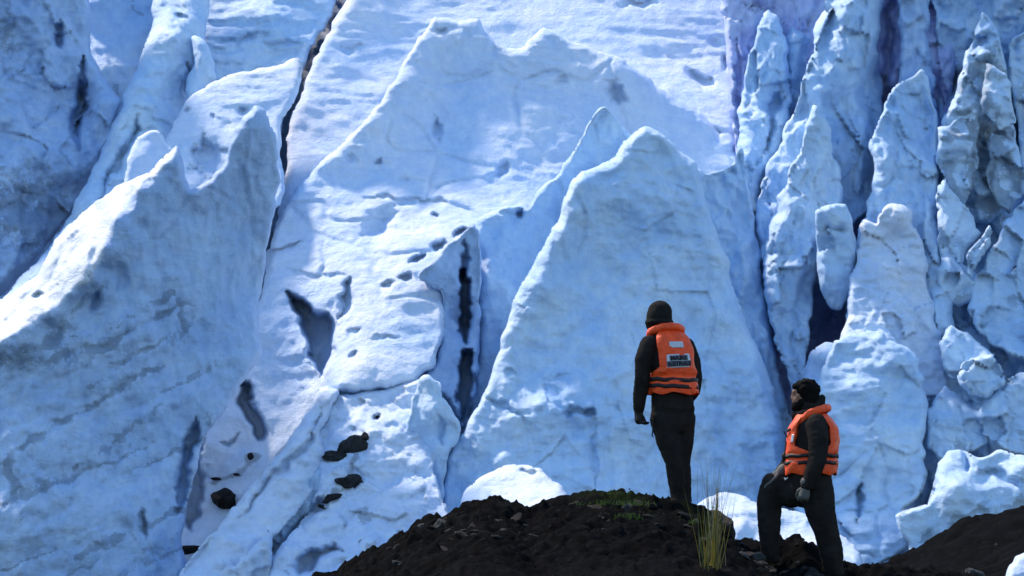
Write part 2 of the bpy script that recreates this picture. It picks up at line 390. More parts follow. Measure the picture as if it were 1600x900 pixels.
relief('ice_slope', 'broad snow-dusted ice face with two pointed crests, a bright ridge and dark cave openings',
       [(680, 28), (664, 46), (640, 82), (615, 125), (590, 165), (560, 200), (520, 235), (490, 268), (455, 305), (432, 355), (416, 420), (404, 470), (372, 520), (335, 580), (300, 650), (280, 700), (258, 790), (240, 930), (300, 930), (345, 850),
        (395, 785), (445, 712), (490, 645), (506, 618), (524, 613), (560, 613), (615, 605), (650, 594), (677, 575), (685, 548), (694, 520), (697, 480), (692, 440), (700, 412), (745, 385), (800, 420), (1000, 440), (1150, 440), (1166, 300), (1160, 250), (1128, 205), (1095, 175),
        (1055, 152), (1010, 120), (960, 86), (900, 66), (870, 50), (850, 42), (835, 56), (812, 75), (790, 75), (770, 60), (757, 42), (745, 29), (715, 33), (695, 29)],
       (69.6, 60, 1.1), [(680, 60, -.1), (660, 90, -.25), (690, 110, .5), (720, 60, -.1), (640, 130, -.3), (680, 170, .65), (590, 190, -.2), (630, 230, .7), (800, 90, .2), (800, 130, .5), (850, 80, .2), (950, 110, .45), (1040, 165, 1.5), (1120, 230, 2.2), (1000, 220, 1.9), (1000, 320, 1.6),
        (750, 200, .8), (870, 190, .95), (700, 240, .9), (830, 240, 1.05), (560, 280, .75), (560, 330, .6), (470, 340, .9), (650, 320, .6), (760, 310, .6), (650, 410, -.3), (780, 390, -.3), (560, 420, .1), (540, 245, .35),
        (430, 430, .9), (500, 450, .7), (545, 450, .1), (620, 470, -.35), (680, 470, -.3), (600, 540, -.5), (670, 560, -.4), (535, 520, .1), (515, 580, .2), (530, 600, -.2), (600, 592, -.5), (505, 520, .8), (490, 590, 1.4), (460, 640, 2.0),
        (400, 520, 1.4), (420, 600, 2.0), (350, 600, 2.0), (380, 700, 3.1), (320, 700, 2.9), (340, 790, 4.3), (280, 850, 4.9)],
       nz=RIP+[('k', .10, (2.6, 2.6, 2.2)), ('f', .06, (.7, .7, .7))], R=12, k=2.0, mat=M_SNOW, h=2.6, T=1.0,
       pits=[(960, 145, 14, 12, .45, 30), (682, 203, 9, 14, .35, -20), (880, 125, 10, 7, .25, 20), (787, 265, 7, 10, .3), (510, 214, 18, 20, .9, 35), (665, 150, 10, 7, .1), (650, 405, 12, 4, .5, -15),
             (683, 382, 9, 6, .6, -30), (722, 364, 14, 5, .6, -25), (635, 430, 9, 4, .4, -30), (683, 333, 6, 4, .25), (635, 283, 8, 3, .12), (588, 253, 6, 5, .2), (550, 245, 9, 6, .2), (460, 290, 7, 6, .25), (690, 46, 8, 4, .2, 30),
             (612, 445, 10, 4, .3, -30), (552, 520, 7, 4, .15), (550, 555, 6, 4, .2), (600, 528, 22, 3, .1), (420, 345, 7, 5, .3), (410, 395, 5, 8, .3)],
       holes=[([(572, 372), (565, 355), (575, 338), (600, 326), (619, 328), (617, 350), (610, 374), (590, 381)], .55, 26),
              ([(450, 458), (474, 464), (488, 486), (512, 492), (524, 505), (522, 548), (507, 592), (492, 570), (476, 530), (464, 495)], 1.9, 7),
              ([(378, 590), (388, 596), (398, 630), (416, 652), (412, 682), (398, 690), (386, 660), (374, 630)], 1.2, 6), ([(285, 690), (305, 660), (318, 700), (320, 780), (300, 830), (280, 800)], 1.2, 8)],
       grooves=[([(570, 305), (620, 310), (700, 314)], 3, .15), ([(548, 430), (540, 470), (528, 500)], 6, .5), ([(340, 690), (362, 692), (370, 680)], 3, .25), ([(470, 380), (430, 392), (410, 440), (402, 475)], 4, .3), ([(440, 420), (500, 432), (545, 425)], 3, .12)],
       dirt=[([(498, 222), (512, 208), (535, 200)], 9, .45), ([(335, 748), (362, 745), (388, 728), (398, 712)], 6, .75), ([(548, 440), (530, 490)], 5, .4)])

# ---- left side
relief('ice_peak', 'small sunlit snow peak behind the jagged crest of the dirt-banded wall',
       [(186, 345), (192, 290), (199, 252), (213, 217), (234, 204), (252, 209), (268, 232), (286, 262), (305, 345)], (62.5, 270, .9),
       [(225, 240, -.3), (260, 260, .2)], nz=RIP, R=12, mat=M_SNOW, T=1.0)
relief('ice_wall', 'tall shaded ice wall with jagged crest, rounded pillar and dark dirt bands',
       [(-160, 640), (-60, 520), (-20, 482), (30, 450), (60, 428), (76, 390), (105, 352), (150, 318), (192, 286), (224, 272), (242, 264), (256, 244), (275, 226), (283, 246), (291, 278), (300, 297), (318, 289), (340, 269),
        (352, 252), (359, 228), (370, 198), (385, 175), (398, 165), (414, 174), (427, 200), (434, 240), (435, 290), (428, 340), (418, 380), (410, 430), (402, 490), (405, 560), (350, 640), (318, 690), (300, 760), (284, 830), (275, 970), (-160, 970)],
       (59.4, 480, .12), [(-100, 620, 1.2), (0, 490, 1.3), (60, 440, 1.4), (100, 365, 1.5), (150, 330, 1.3), (200, 292, .8), (0, 536, -.1), (40, 508, -.1), (75, 488, -.1), (110, 458, -.1), (135, 440, -.1), (150, 412, -.1), (165, 387, -.1), (185, 342, -.05),
        (215, 295, 0), (20, 470, 1.5), (0, 560, .35), (75, 512, .35), (135, 470, .5), (165, 420, .3), (260, 260, .2), (100, 600, .2), (100, 750, .1), (100, 900, -.2), (200, 500, .1), (220, 350, .2), (300, 330, .5), (300, 450, .5), (375, 240, .3), (390, 200, .3), (400, 300, 1.0),
        (400, 450, 1.9), (360, 420, 1.1), (330, 560, 1.0), (260, 650, .4), (270, 850, .4), (200, 800, -.1), (0, 800, -.2)],
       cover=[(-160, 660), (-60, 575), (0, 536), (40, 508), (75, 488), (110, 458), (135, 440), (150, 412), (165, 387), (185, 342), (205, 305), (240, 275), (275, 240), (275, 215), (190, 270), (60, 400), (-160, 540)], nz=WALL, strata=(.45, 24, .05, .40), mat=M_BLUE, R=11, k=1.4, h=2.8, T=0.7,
       pits=[(150, 470, 8, 14, .35), (190, 440, 6, 22, .15), (55, 464, 9, 5, .3, -30), (385, 172, 8, 4, .2)],
       grooves=[([(57, 566), (104, 553), (157, 542), (188, 527), (225, 508), (293, 474)], 6, .05), ([(141, 605), (178, 576), (225, 550), (261, 524)], 5, .05),
                ([(16, 712), (52, 686), (94, 660), (151, 631), (209, 592), (256, 571)], 6, .05), ([(305, 650), (297, 690), (290, 730), (276, 800)], 9, .8), ([(222, 790), (225, 840)], 5, .2)],
       dirt=[([(57, 566), (104, 553), (157, 542), (188, 527), (225, 508), (293, 474)], 7, .5), ([(115, 529), (157, 514), (209, 493), (272, 456)], 5, .42),
             ([(141, 605), (178, 576), (225, 550), (261, 524)], 5, .42), ([(16, 712), (52, 686), (94, 660), (151, 631), (209, 592), (256, 571)], 7, .5),
             ([(120, 728), (178, 691), (251, 634)], 7, .42), ([(14, 712), (22, 760), (30, 800)], 10, .6), ([(280, 470), (290, 510), (270, 530)], 8, .36), ([(5, 560), (60, 555), (140, 450)], 16, .42), ([(100, 880), (160, 850), (200, 830)], 10, .4), ([(222, 800), (224, 830)], 5, .4)],
       patches=[(40, 560, 60, 30, .3), (110, 560, 90, 40, .2), (80, 720, 90, 60, .17), (190, 700, 90, 90, .15), (230, 860, 60, 50, .2), (325, 700, 20, 60, .25)])
relief('ice_wall', 'upright shaded ice face split by a thin dark violet crevasse, next to the broad snow-dusted face',
       [(652, 432), (690, 392), (716, 368), (738, 353), (748, 360), (752, 420), (750, 500), (748, 580), (736, 640), (722, 670), (706, 650), (692, 620), (650, 606), (660, 585), (684, 560), (692, 500), (688, 455)],
       (62.6, 450, .12), [(690, 440, 0), (705, 520, 0), (700, 600, -.1), (728, 500, .9), (745, 500, .2), (745, 400, .1)], nz=FACE, R=9, T=1.0, mat=M_BLUE,
       grooves=[([(727, 372), (729, 400), (727, 440)], 5, .6)], holes=[([(722, 425), (733, 420), (736, 480), (733, 535), (724, 540), (719, 480)], 1.6, 4), ([(721, 552), (735, 548), (738, 605), (729, 658), (715, 655), (717, 600)], 1.7, 4)])

# ---- centre seracs
relief('ice_serac', 'pointed shaded serac standing directly behind the largest smooth serac',
       [(940, 166), (927, 179), (914, 206), (895, 236), (880, 256), (868, 277), (850, 291), (836, 305), (824, 323), (800, 321), (770, 329), (751, 339), (742, 354), (746, 420), (746, 500), (742, 560), (732, 620), (716, 680), (760, 720), (900, 660),
        (1010, 420), (1003, 235), (986, 213), (971, 196), (958, 178)],
       (64.2, 250, .22), [(940, 190, 0), (850, 330, 0), (760, 360, .1), (780, 450, -.1), (760, 600, .2), (850, 500, 0), (960, 220, .2)], nz=FACE, R=12, k=1.7, T=1.5, pits=[(812, 330, 5, 5, .4), (775, 335, 25, 4, .15)])
relief('ice_serac', 'largest smooth pointed serac with a bright rim, behind the standing person',
       [(1005, 197), (990, 208), (976, 222), (965, 240), (945, 252), (926, 263), (912, 266), (899, 276), (888, 296), (880, 321), (870, 345), (858, 366), (845, 390), (825, 426), (808, 456), (797, 490), (785, 530), (772, 566), (760, 600), (745, 636),
        (728, 666), (712, 690), (700, 716), (694, 750), (689, 800), (690, 890), (900, 930), (1215, 930), (1226, 840), (1228, 700), (1216, 640), (1196, 572), (1172, 520), (1152, 470), (1136, 405), (1120, 360), (1106, 325), (1099, 290), (1092, 265), (1075, 246), (1050, 226), (1031, 206), (1018, 198)],
       (62.4, 250, .28, .12), [(1005, 220, 0), (915, 285, -.25), (940, 275, .15), (935, 330, .25), (905, 330, -.15), (905, 390, .15), (880, 380, -.1), (1000, 300, -.15), (1080, 290, .15), (1000, 420, 0), (1100, 420, .3), (830, 500, -.1), (900, 500, -.05),
        (840, 580, -.35), (850, 640, -.75), (920, 640, -.6), (920, 665, -.35), (850, 760, -.8), (950, 800, -.9), (760, 680, -.35), (720, 760, -.2), (1000, 700, -.5), (1100, 650, .1), (1180, 620, .5), (1200, 800, .3), (1050, 550, -.1)],
       nz=FACE+[('f', .05, (.5, .5, .25)), ('k', .08, (2.2, 2.2, 2.2))], R=22, k=1.7, T=2.5, h=2.6, mat=M_ICE,
       pits=[(922, 645, 9, 7, .4), (800, 583, 6, 4, .2), (872, 590, 18, 5, .1, -20), (1040, 700, 20, 8, .1)], grooves=[([(752, 622), (790, 632), (815, 650), (835, 668)], 4, .2), ([(880, 648), (900, 640), (922, 644)], 5, .2), ([(926, 655), (930, 710), (932, 770)], 4, .12),
                ([(905, 300), (912, 350), (905, 400)], 5, .1)], dirt=[([(895, 642), (922, 642), (926, 652)], 7, .5), ([(927, 690), (931, 760)], 3, .35)])
relief('ice_flank', 'sun-cupped pale ice flank between the largest serac and the violet cleft',
       [(1080, 258), (1100, 272), (1118, 270), (1133, 266), (1147, 250), (1157, 230), (1165, 255), (1172, 300), (1179, 350), (1187, 400), (1196, 460), (1206, 520), (1214, 570), (1226, 620), (1242, 700), (1240, 910), (1180, 910), (1120, 500), (1075, 330)],
       (64.4, 400, .35), [(1140, 280, -.1), (1120, 300, .1), (1170, 350, .4), (1130, 400, 0), (1190, 480, .4), (1160, 500, 0), (1220, 650, .5), (1190, 650, 0)], nz=CUP, R=8, k=1.4, T=1.5)

# ---- lower left terraces
relief('ice_ridge', 'smooth diagonal ice ramp running down beside the boulder-strewn slab',
       [(494, 614), (510, 602), (530, 613), (517, 640), (500, 678), (507, 700), (512, 720), (506, 742), (478, 782), (445, 822), (424, 850), (405, 980), (262, 980), (284, 892), (320, 846), (364, 796), (404, 746), (444, 696), (478, 648)],
       (60.9, 610, .95, -.1), [(500, 620, .2), (470, 690, -.1), (430, 740, -.1), (480, 720, -.3), (500, 735, .3), (400, 800, -.2), (440, 800, .0), (340, 880, -.2), (400, 880, .3), (320, 870, .2)], nz=FACE[:2]+[('f', .14, (.8, .8, .5)), ('f', .05, (.25, .25, .25))], mat=M_SNOW, R=8,
       grooves=[([(505, 640), (488, 678), (470, 706), (440, 732), (405, 770), (370, 815)], 4, .3)], patches=[(500, 770, 22, 20, .25)])
relief('snow_slab', 'boulder-strewn snow slab below the broad snow-dusted face',
       [(500, 640), (524, 618), (560, 612), (610, 606), (660, 592), (690, 600), (680, 690), (680, 740), (700, 800), (740, 860), (700, 960), (560, 960), (420, 960), (424, 880), (450, 838), (480, 800), (495, 770), (498, 740), (492, 712), (490, 682), (495, 655)],
       (60.8, 620, 1.0), [(530, 640, .2), (600, 640, 0), (560, 720, .0), (530, 780, .25), (620, 760, -.1), (560, 830, -.2)], nz=[('f', .35, (2, 2, 2)), ('f', .14, (.5, .5, .4)), ('v', .16, (.8, .8, .8))], mat=M_SNOW, R=8,
       dirt=[([(505, 790), (520, 778), (548, 745), (560, 690)], 8, .5), ([(560, 800), (575, 815)], 8, .4)], holes=[([(462, 872), (480, 860), (520, 852), (540, 860), (500, 870), (490, 895), (470, 900)], 1.0, 8)], pits=[(488, 800, 14, 24, .7, 35), (590, 650, 9, 4, .3, -30)])
relief('ice_block', 'grey-blue broken ice block at the foot of the diagonal ramp',
       [(418, 818), (430, 796), (450, 778), (476, 765), (492, 742), (500, 735), (506, 760), (496, 782), (478, 806), (455, 835), (438, 850), (428, 848)], (58.9, 800, .1, .3), nz=ROUGH[1:], R=9, T=.7, patches=[(470, 800, 50, 50, .32)])
relief('ice_serac', 'short blunt tooth of pale blue ice in front of the violet crevasse',
       [(640, 640), (647, 606), (657, 591), (671, 588), (684, 598), (691, 620), (706, 641), (719, 666), (713, 690), (702, 706), (694, 750), (692, 806), (684, 850), (660, 820), (640, 766), (626, 722), (631, 680)],
       (59.6, 700, .15), [(660, 620, 0), (685, 640, -.25), (689, 700, -.25), (690, 790, -.1), (655, 700, .1), (705, 670, .2), (650, 760, .1)], nz=FACE, R=10, k=1.6, T=1.0, grooves=[([(684, 640), (688, 700)], 4, .2)])
relief('ice_block', 'low wedge of broken ice at the bottom of the diagonal ramp',
       [(330, 985), (342, 912), (352, 880), (368, 886), (392, 858), (420, 828), (428, 852), (424, 900), (432, 985)], (57.2, 880, .5), [(360, 900, .2), (400, 870, -.1), (425, 900, .3)], nz=ROUGH[1:], R=8, mat=M_SNOW, T=.8)
relief('snow_ridge', 'low lumpy snow ridge meeting the dark mound',
       [(470, 985), (478, 912), (500, 898), (528, 884), (552, 862), (566, 842), (580, 832), (594, 838), (606, 858), (640, 850), (690, 842), (700, 985)], (56.9, 880, 1.0), [(580, 845, -.2), (600, 870, .2), (520, 900, 0)], nz=[('f', .18, (.8, .8, .8))], R=12, mat=M_SNOW, T=1.0, patches=[(578, 848, 14, 10, .4)])
relief('snow_mound', 'rounded bright white snow mound behind the dark rocky mound',
       [(712, 860), (718, 800), (722, 776), (735, 758), (756, 742), (785, 729), (815, 725), (846, 732), (868, 752), (885, 772), (892, 800), (890, 860)], (56.6, 780, 1.7), [(800, 770, 0), (860, 780, -.4), (740, 780, .2), (880, 800, -.1)], R=20, k=1.3, nz=[('f', .10, (1.2, 1.2, 1.2)), ('f', .04, (.3, .3, .3))], mat=M_SNOW, T=1.2,
       pits=[(826, 739, 15, 5, .25)])
relief('snow_apron', 'bright snow apron at the foot of the seracs, behind the two people',
       [(1040, 910), (1060, 815), (1100, 780), (1135, 770), (1160, 774), (1190, 790), (1230, 795), (1270, 806), (1310, 832), (1345, 870), (1350, 930), (1100, 940)], (57.6, 800, 1.5), [(1150, 785, -.1), (1160, 820, -.5), (1220, 830, 0), (1280, 850, .0), (1170, 850, .1)], R=12, nz=[('f', .22, (1.2, 1.2, 1.0)), ('f', .04, (.3, .3, .3))], mat=M_SNOW, T=1.0)

# ---- right side
relief('ice_wall', 'recessed blue ice wall between the fins, split by violet clefts',
       [(1140, -120), (1480, -120), (1485, 200), (1470, 420), (1440, 640), (1250, 660), (1190, 560), (1160, 330), (1145, 200)],
       (67.6, 200, .16), [(1165, 120, 1.7), (1210, 60, 1.9), (1200, 200, 1.5), (1190, 330, 1.0), (1190, 450, .3), (1250, 150, 1.3), (1300, 100, .3), (1340, 250, .3), (1388, 60, .6), (1390, 200, .9), (1385, 320, .8), (1430, 100, -.2), (1300, 440, 2.0), (1300, 500, 3.2), (1275, 560, 3.2), (1420, 500, 0), (1470, 200, .3)],
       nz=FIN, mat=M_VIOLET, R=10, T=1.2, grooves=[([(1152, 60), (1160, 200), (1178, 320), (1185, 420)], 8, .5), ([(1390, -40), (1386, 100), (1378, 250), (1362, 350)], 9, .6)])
relief('ice_wall', 'jagged pale ice backing the dirty triangular fin',
       [(1462, -120), (1720, -120), (1720, 420), (1480, 420), (1462, 300), (1466, 100)], (67.4, 150, .2), [(1500, 40, -.4), (1490, 120, .3), (1570, 40, .2), (1600, 20, -.2), (1590, 130, .5)],
       nz=ROUGH, jitter=3, R=10, T=1.2, patches=[(1490, 120, 40, 50, .4), (1590, 60, 20, 30, .3), (1540, 330, 70, 40, .7), (1590, 200, 30, 60, .6)])
relief('ice_fin', 'pale upright fin beside the violet crevasse at the slope edge',
       [(1203, 12), (1188, 35), (1175, 70), (1163, 112), (1155, 170), (1150, 240), (1158, 300), (1180, 330), (1200, 270), (1222, 222), (1236, 170), (1236, 110), (1227, 62), (1216, 28)], (67.8, 150, .35), [(1200, 60, -.2), (1170, 150, .4), (1225, 150, .3), (1195, 200, -.1)], nz=FIN, jitter=3.4, R=12, k=1.6, grooves=[([(1220, 130), (1212, 160), (1203, 200), (1192, 240)], 5, .5)])
relief('ice_fin', 'rough-topped ice spur half hidden behind the long leaning fin',
       [(1222, 70), (1238, 40), (1262, 52), (1280, 60), (1300, 40), (1300, 160), (1250, 220), (1226, 230), (1228, 120)], (68.8, 120, .2), nz=FIN, jitter=3.4, R=10, dirt=[([(1234, 140), (1222, 190), (1210, 220)], 5, .5)])  # dark line drawn along the cleft
relief('ice_fin', 'long leaning ice fin with crumbly pale edge, bordering the deep violet cleft',
       [(1288, -110), (1287, 0), (1272, 60), (1256, 120), (1236, 180), (1216, 226), (1196, 266), (1183, 312), (1180, 372), (1188, 440), (1205, 490), (1240, 490), (1272, 400), (1356, 330), (1380, 250), (1378, 150), (1372, 60), (1380, 0), (1392, -110)],
       (66.2, 200, .45), [(1290, 20, .3), (1320, 20, -.4), (1300, 80, -.4), (1282, 140, -.3), (1250, 200, -.1), (1240, 180, .3), (1340, 120, .2), (1372, 120, 1.4), (1372, 280, 1.2), (1330, 250, .2), (1200, 300, .3), (1220, 350, .1)], nz=FIN, jitter=3.4, R=10, k=1.5, T=1.8)
relief('ice_spur', 'rough ice spur above the hooked pointed serac',
       [(1402, -110), (1404, 30), (1408, 80), (1402, 140), (1398, 220), (1465, 240), (1462, 150), (1452, 60), (1446, -110)], (67, 60, .25), nz=FIN, jitter=3.4, R=14, mat=M_BLUE)
relief('ice_serac', 'narrow ridged serac with a frosted spine between two clefts',
       [(1275, 160), (1262, 190), (1249, 230), (1235, 262), (1216, 312), (1197, 362), (1192, 420), (1200, 490), (1216, 545), (1236, 600), (1246, 650), (1258, 580), (1264, 520), (1272, 450), (1284, 390), (1304, 340), (1316, 290), (1303, 230), (1291, 185)],
       (64.4, 300, .35), [(1272, 185, -.1), (1262, 250, -.3), (1252, 330, -.35), (1255, 420, -.3), (1248, 520, -.1), (1210, 400, .4), (1215, 330, .3), (1300, 300, .35), (1280, 450, .5), (1230, 440, 0)], nz=FIN, jitter=3.4, R=10, k=1.6, T=1.6)
relief('ice_serac', 'tall hooked serac with pointed tip above the frosted pillar',
       [(1440, 107), (1420, 120), (1400, 138), (1385, 160), (1370, 190), (1363, 222), (1366, 260), (1362, 292), (1352, 332), (1341, 362), (1330, 420), (1330, 520), (1490, 520), (1476, 430), (1467, 350), (1467, 280), (1464, 210), (1457, 150), (1447, 114)],
       (64, 300, .6), [(1435, 130, 0), (1400, 180, -.3), (1385, 200, -.2), (1440, 200, .2), (1400, 260, .1), (1450, 300, .3), (1380, 330, .2), (1420, 330, .0)], nz=FIN, jitter=3.4, R=14, k=1.6, T=2)
relief('ice_pillar', 'stubby ice pillar with a snow-capped head beside the dark cavern',
       [(1273, 331), (1285, 322), (1305, 318), (1322, 322), (1330, 340), (1333, 360), (1339, 376), (1337, 420), (1331, 455), (1315, 482), (1296, 478), (1281, 446), (1275, 380)], (62.8, 400, .2), [(1300, 345, -.3), (1300, 375, .1), (1305, 440, .1), (1305, 480, .6), (1330, 420, .2), (1280, 400, .2)], nz=ROUGH[1:], R=14, k=1.5, T=.8, pits=[(1300, 358, 26, 3, .15)])
relief('ice_pillar', 'tall frosted pillar topped by two rounded snow lumps',
       [(1343, 356), (1353, 346), (1368, 350), (1373, 334), (1388, 323), (1410, 321), (1426, 330), (1429, 356), (1441, 382), (1448, 420), (1452, 452), (1462, 505), (1478, 560), (1470, 620), (1300, 620), (1312, 540), (1321, 500), (1326, 460), (1335, 420), (1340, 380)],
       (62.5, 400, .55), [(1400, 340, -.1), (1400, 362, .25), (1355, 362, .1), (1390, 420, 0), (1390, 500, -.1), (1440, 450, .4), (1460, 540, .5), (1330, 480, .3)], nz=[('r', .07, (1.5, 1.5, .3)), ('f', .2, (1.5, 1.5, 1.5)), ('c', .07, (.3, .3, .3)), ('v', .2, (1.1, 1.1, 1.4))], jitter=3.5, R=12, mat=M_SNOW, T=1.4)
relief('ice_block', 'smooth swollen mass of ice below the frosted pillar, behind the person with a raised foot',
       [(1292, 560), (1318, 522), (1360, 517), (1400, 532), (1430, 558), (1446, 600), (1450, 650), (1442, 700), (1447, 760), (1422, 790), (1412, 800), (1420, 850), (1382, 878), (1320, 900), (1240, 920), (1246, 760), (1252, 700), (1262, 650), (1275, 600)],
       (60.0, 600, .42), [(1340, 540, .2), (1380, 560, -.1), (1430, 610, .1), (1360, 640, 0), (1290, 640, .4), (1330, 760, .2), (1390, 740, .3), (1300, 860, -.4), (1380, 850, -.4), (1260, 760, .5)], nz=[('f', .3, (2, 2, 1.2)), ('r', .10, (1.4, 1.4, .5)), ('f', .04, (.3, .3, .3)), ('v', .20, (1.6, 1.6, 1.6)), ('k', .1, (1.5, 1.5, 1.5))], jitter=4, R=14, k=1.3, T=1.5,
       grooves=[([(1348, 755), (1342, 790), (1336, 820)], 4, .5)], dirt=[([(1346, 770), (1336, 820)], 3, .3)])
relief('ice_block', 'rounded lump of blue ice at the mouth of the dark cavern',
       [(1252, 600), (1260, 566), (1272, 545), (1290, 534), (1312, 540), (1316, 575), (1295, 620), (1268, 660), (1250, 640)], (61.6, 590, .3), [(1285, 550, 0), (1275, 580, .3), (1285, 600, -.1)], nz=FACE[1:], R=14, T=.8, mat=M_BLUE)
relief('ice_fin', 'dirt-blackened triangular ice fin with a pointed top',
       [(1536, 18), (1523, 50), (1506, 90), (1494, 140), (1472, 188), (1466, 240), (1474, 290), (1496, 335), (1540, 350), (1584, 310), (1592, 240), (1582, 190), (1577, 120), (1562, 60), (1549, 30)], (65.4, 200, .2), [(1535, 60, 0), (1540, 85, -.3), (1540, 120, .4), (1500, 180, -.2), (1530, 190, -.2), (1545, 220, .5), (1575, 240, .2), (1500, 280, .1)], nz=ROUGH+[('b', .3, (.8, .8, .8))], R=9, T=1.5,
       dirt=[([(1545, 86), (1525, 115), (1496, 140)], 9, .8), ([(1472, 178), (1500, 178), (1530, 152)], 5, .7), ([(1536, 190), (1545, 230), (1556, 300)], 12, .75), ([(1470, 215), (1500, 215)], 4, .6), ([(1550, 190), (1580, 235)], 10, .7)], patches=[(1556, 250, 30, 62, .75), (1490, 260, 28, 45, .5), (1550, 115, 26, 25, .5), (1540, 315, 30, 20, .55)])
relief('ice_fin', 'thin pale clean ice blade beside the dirty fin',
       [(1578, 70), (1600, 48), (1640, 30), (1690, 60), (1690, 300), (1600, 290), (1592, 200), (1580, 130)], (66.2, 150, .2), nz=ROUGH, R=12, patches=[(1598, 160, 18, 40, .35)])
for lb, ol, y0, dl in (('dirt-streaked angular ice plate below the blackened fin', [(1466, 200), (1500, 182), (1530, 192), (1526, 260), (1512, 322), (1482, 296), (1464, 245)], 64.5, [([(1468, 215), (1500, 212)], 7, .95), ([(1522, 190), (1520, 310)], 14, .95), ([(1480, 260), (1500, 310)], 14, .7)]),
                       ('grey wedge of dirty ice above the blackened hollow', [(1542, 96), (1574, 112), (1588, 190), (1560, 204), (1534, 160)], 64.7, [([(1545, 96), (1532, 160), (1560, 204)], 13, .95)]),
                       ('black-stained ice plate beside the thin clean blade', [(1550, 206), (1590, 226), (1606, 300), (1572, 336), (1544, 296)], 64.6, [([(1552, 210), (1548, 290), (1570, 330)], 20, 1.0), ([(1560, 250), (1590, 290)], 14, .9)])):
    relief('ice_block', lb, ol, (y0, sum(p[1] for p in ol)/len(ol), .35), nz=[('v', .35, (.8, .8, .8)), ('f', .2, (.8, .8, .8)), ('c', .06, (.25, .25, .25))], R=6, soft=.1, jitter=3.5, T=.7, dirt=dl)
RB = [('narrow tilted ice plate below the dirty fin', [(1461, 292), (1474, 279), (1496, 308), (1520, 338), (1532, 364), (1506, 396), (1500, 424), (1482, 446), (1468, 404)], 63.4, .3),
      ('largest leaning ice boulder of the rubble, below the dirty fin', [(1512, 486), (1524, 440), (1545, 398), (1570, 348), (1602, 306), (1690, 280), (1690, 520), (1610, 570), (1560, 545), (1530, 522)], 62.9, .45),
      ('rounded bluish ice block in the rubble beside a dark gap', [(1498, 574), (1520, 559), (1550, 555), (1566, 574), (1570, 600), (1546, 622), (1515, 619), (1500, 602)], 60.2, .3),
      ('broad pale ice block resting above the rubble apron', [(1528, 642), (1560, 598), (1600, 577), (1690, 560), (1690, 725), (1600, 716), (1560, 700), (1534, 678)], 60.6, .5),
      ('angular ice slab under the dark hollow in the rubble', [(1468, 534), (1488, 508), (1530, 536), (1554, 549), (1526, 568), (1492, 596), (1474, 578)], 61.3, .6),
      ('small wedge of ice squeezed between rubble and swollen mass', [(1450, 640), (1476, 600), (1500, 622), (1538, 648), (1546, 692), (1512, 712), (1470, 720), (1450, 700)], 60.3, .5),
      ('slim ice flake leaning across the rubble, below the dirty fin', [(1512, 402), (1530, 372), (1546, 352), (1552, 362), (1540, 390), (1524, 420), (1512, 430)], 62.4, .3),
      ('mid-sized faceted ice block above the dark hollow', [(1470, 400), (1495, 396), (1512, 420), (1532, 436), (1524, 470), (1496, 478), (1474, 470), (1464, 440)], 63.0, .3)]
for lb, ol, y0, s in RB:
    cx = sum(p[0] for p in ol)/len(ol); cy = sum(p[1] for p in ol)/len(ol)
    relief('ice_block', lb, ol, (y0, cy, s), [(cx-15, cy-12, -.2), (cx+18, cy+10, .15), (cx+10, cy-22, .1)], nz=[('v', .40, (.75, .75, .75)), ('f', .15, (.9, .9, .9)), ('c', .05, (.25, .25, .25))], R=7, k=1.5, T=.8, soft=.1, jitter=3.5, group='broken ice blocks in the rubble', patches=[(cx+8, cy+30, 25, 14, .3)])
relief('ice_wall', 'shadowed broken ice face behind the rubble blocks',
       [(1440, 330), (1480, 300), (1560, 300), (1700, 250), (1700, 800), (1440, 800), (1456, 600), (1452, 450)], (65.2, 500, .3), [(1505, 482, .8), (1558, 560, .6), (1460, 500, 0), (1600, 400, 0), (1550, 650, -1.5), (1460, 700, -1.5)], nz=ROUGH, R=12, T=.8, patches=[(1505, 482, 28, 24, .8), (1560, 560, 18, 12, .7), (1490, 700, 40, 15, .4)])  # patches paint the shade inside the two dark hollows
relief('ice_ledge', 'undercut pale ice ledge resting on the dark debris slope',
       [(1400, 806), (1430, 795), (1450, 785), (1462, 740), (1476, 706), (1500, 702), (1530, 716), (1565, 704), (1610, 716), (1700, 712), (1700, 850), (1560, 830), (1500, 850), (1460, 890), (1428, 890), (1416, 850)],
       (57.4, 780, .35), [(1430, 815, .1), (1500, 760, -.1), (1550, 740, .3), (1600, 760, 0), (1480, 720, .4), (1440, 850, .3)], nz=[('f', .28, (1.4, 1.4, 1.2)), ('c', .05, (.4, .4, .4))], R=14, k=1.4, T=1.0, grooves=[([(1462, 705), (1460, 760), (1448, 782), (1406, 802)], 5, .5), ([(1540, 735), (1600, 755)], 6, .3), ([(1505, 700), (1512, 740)], 5, .4)], dirt=[([(1462, 705), (1460, 760), (1448, 782), (1406, 802), (1418, 850)], 5, .55), ([(1535, 732), (1610, 757)], 6, .5), ([(1440, 850), (1500, 812), (1560, 792), (1650, 790)], 10, .6)])

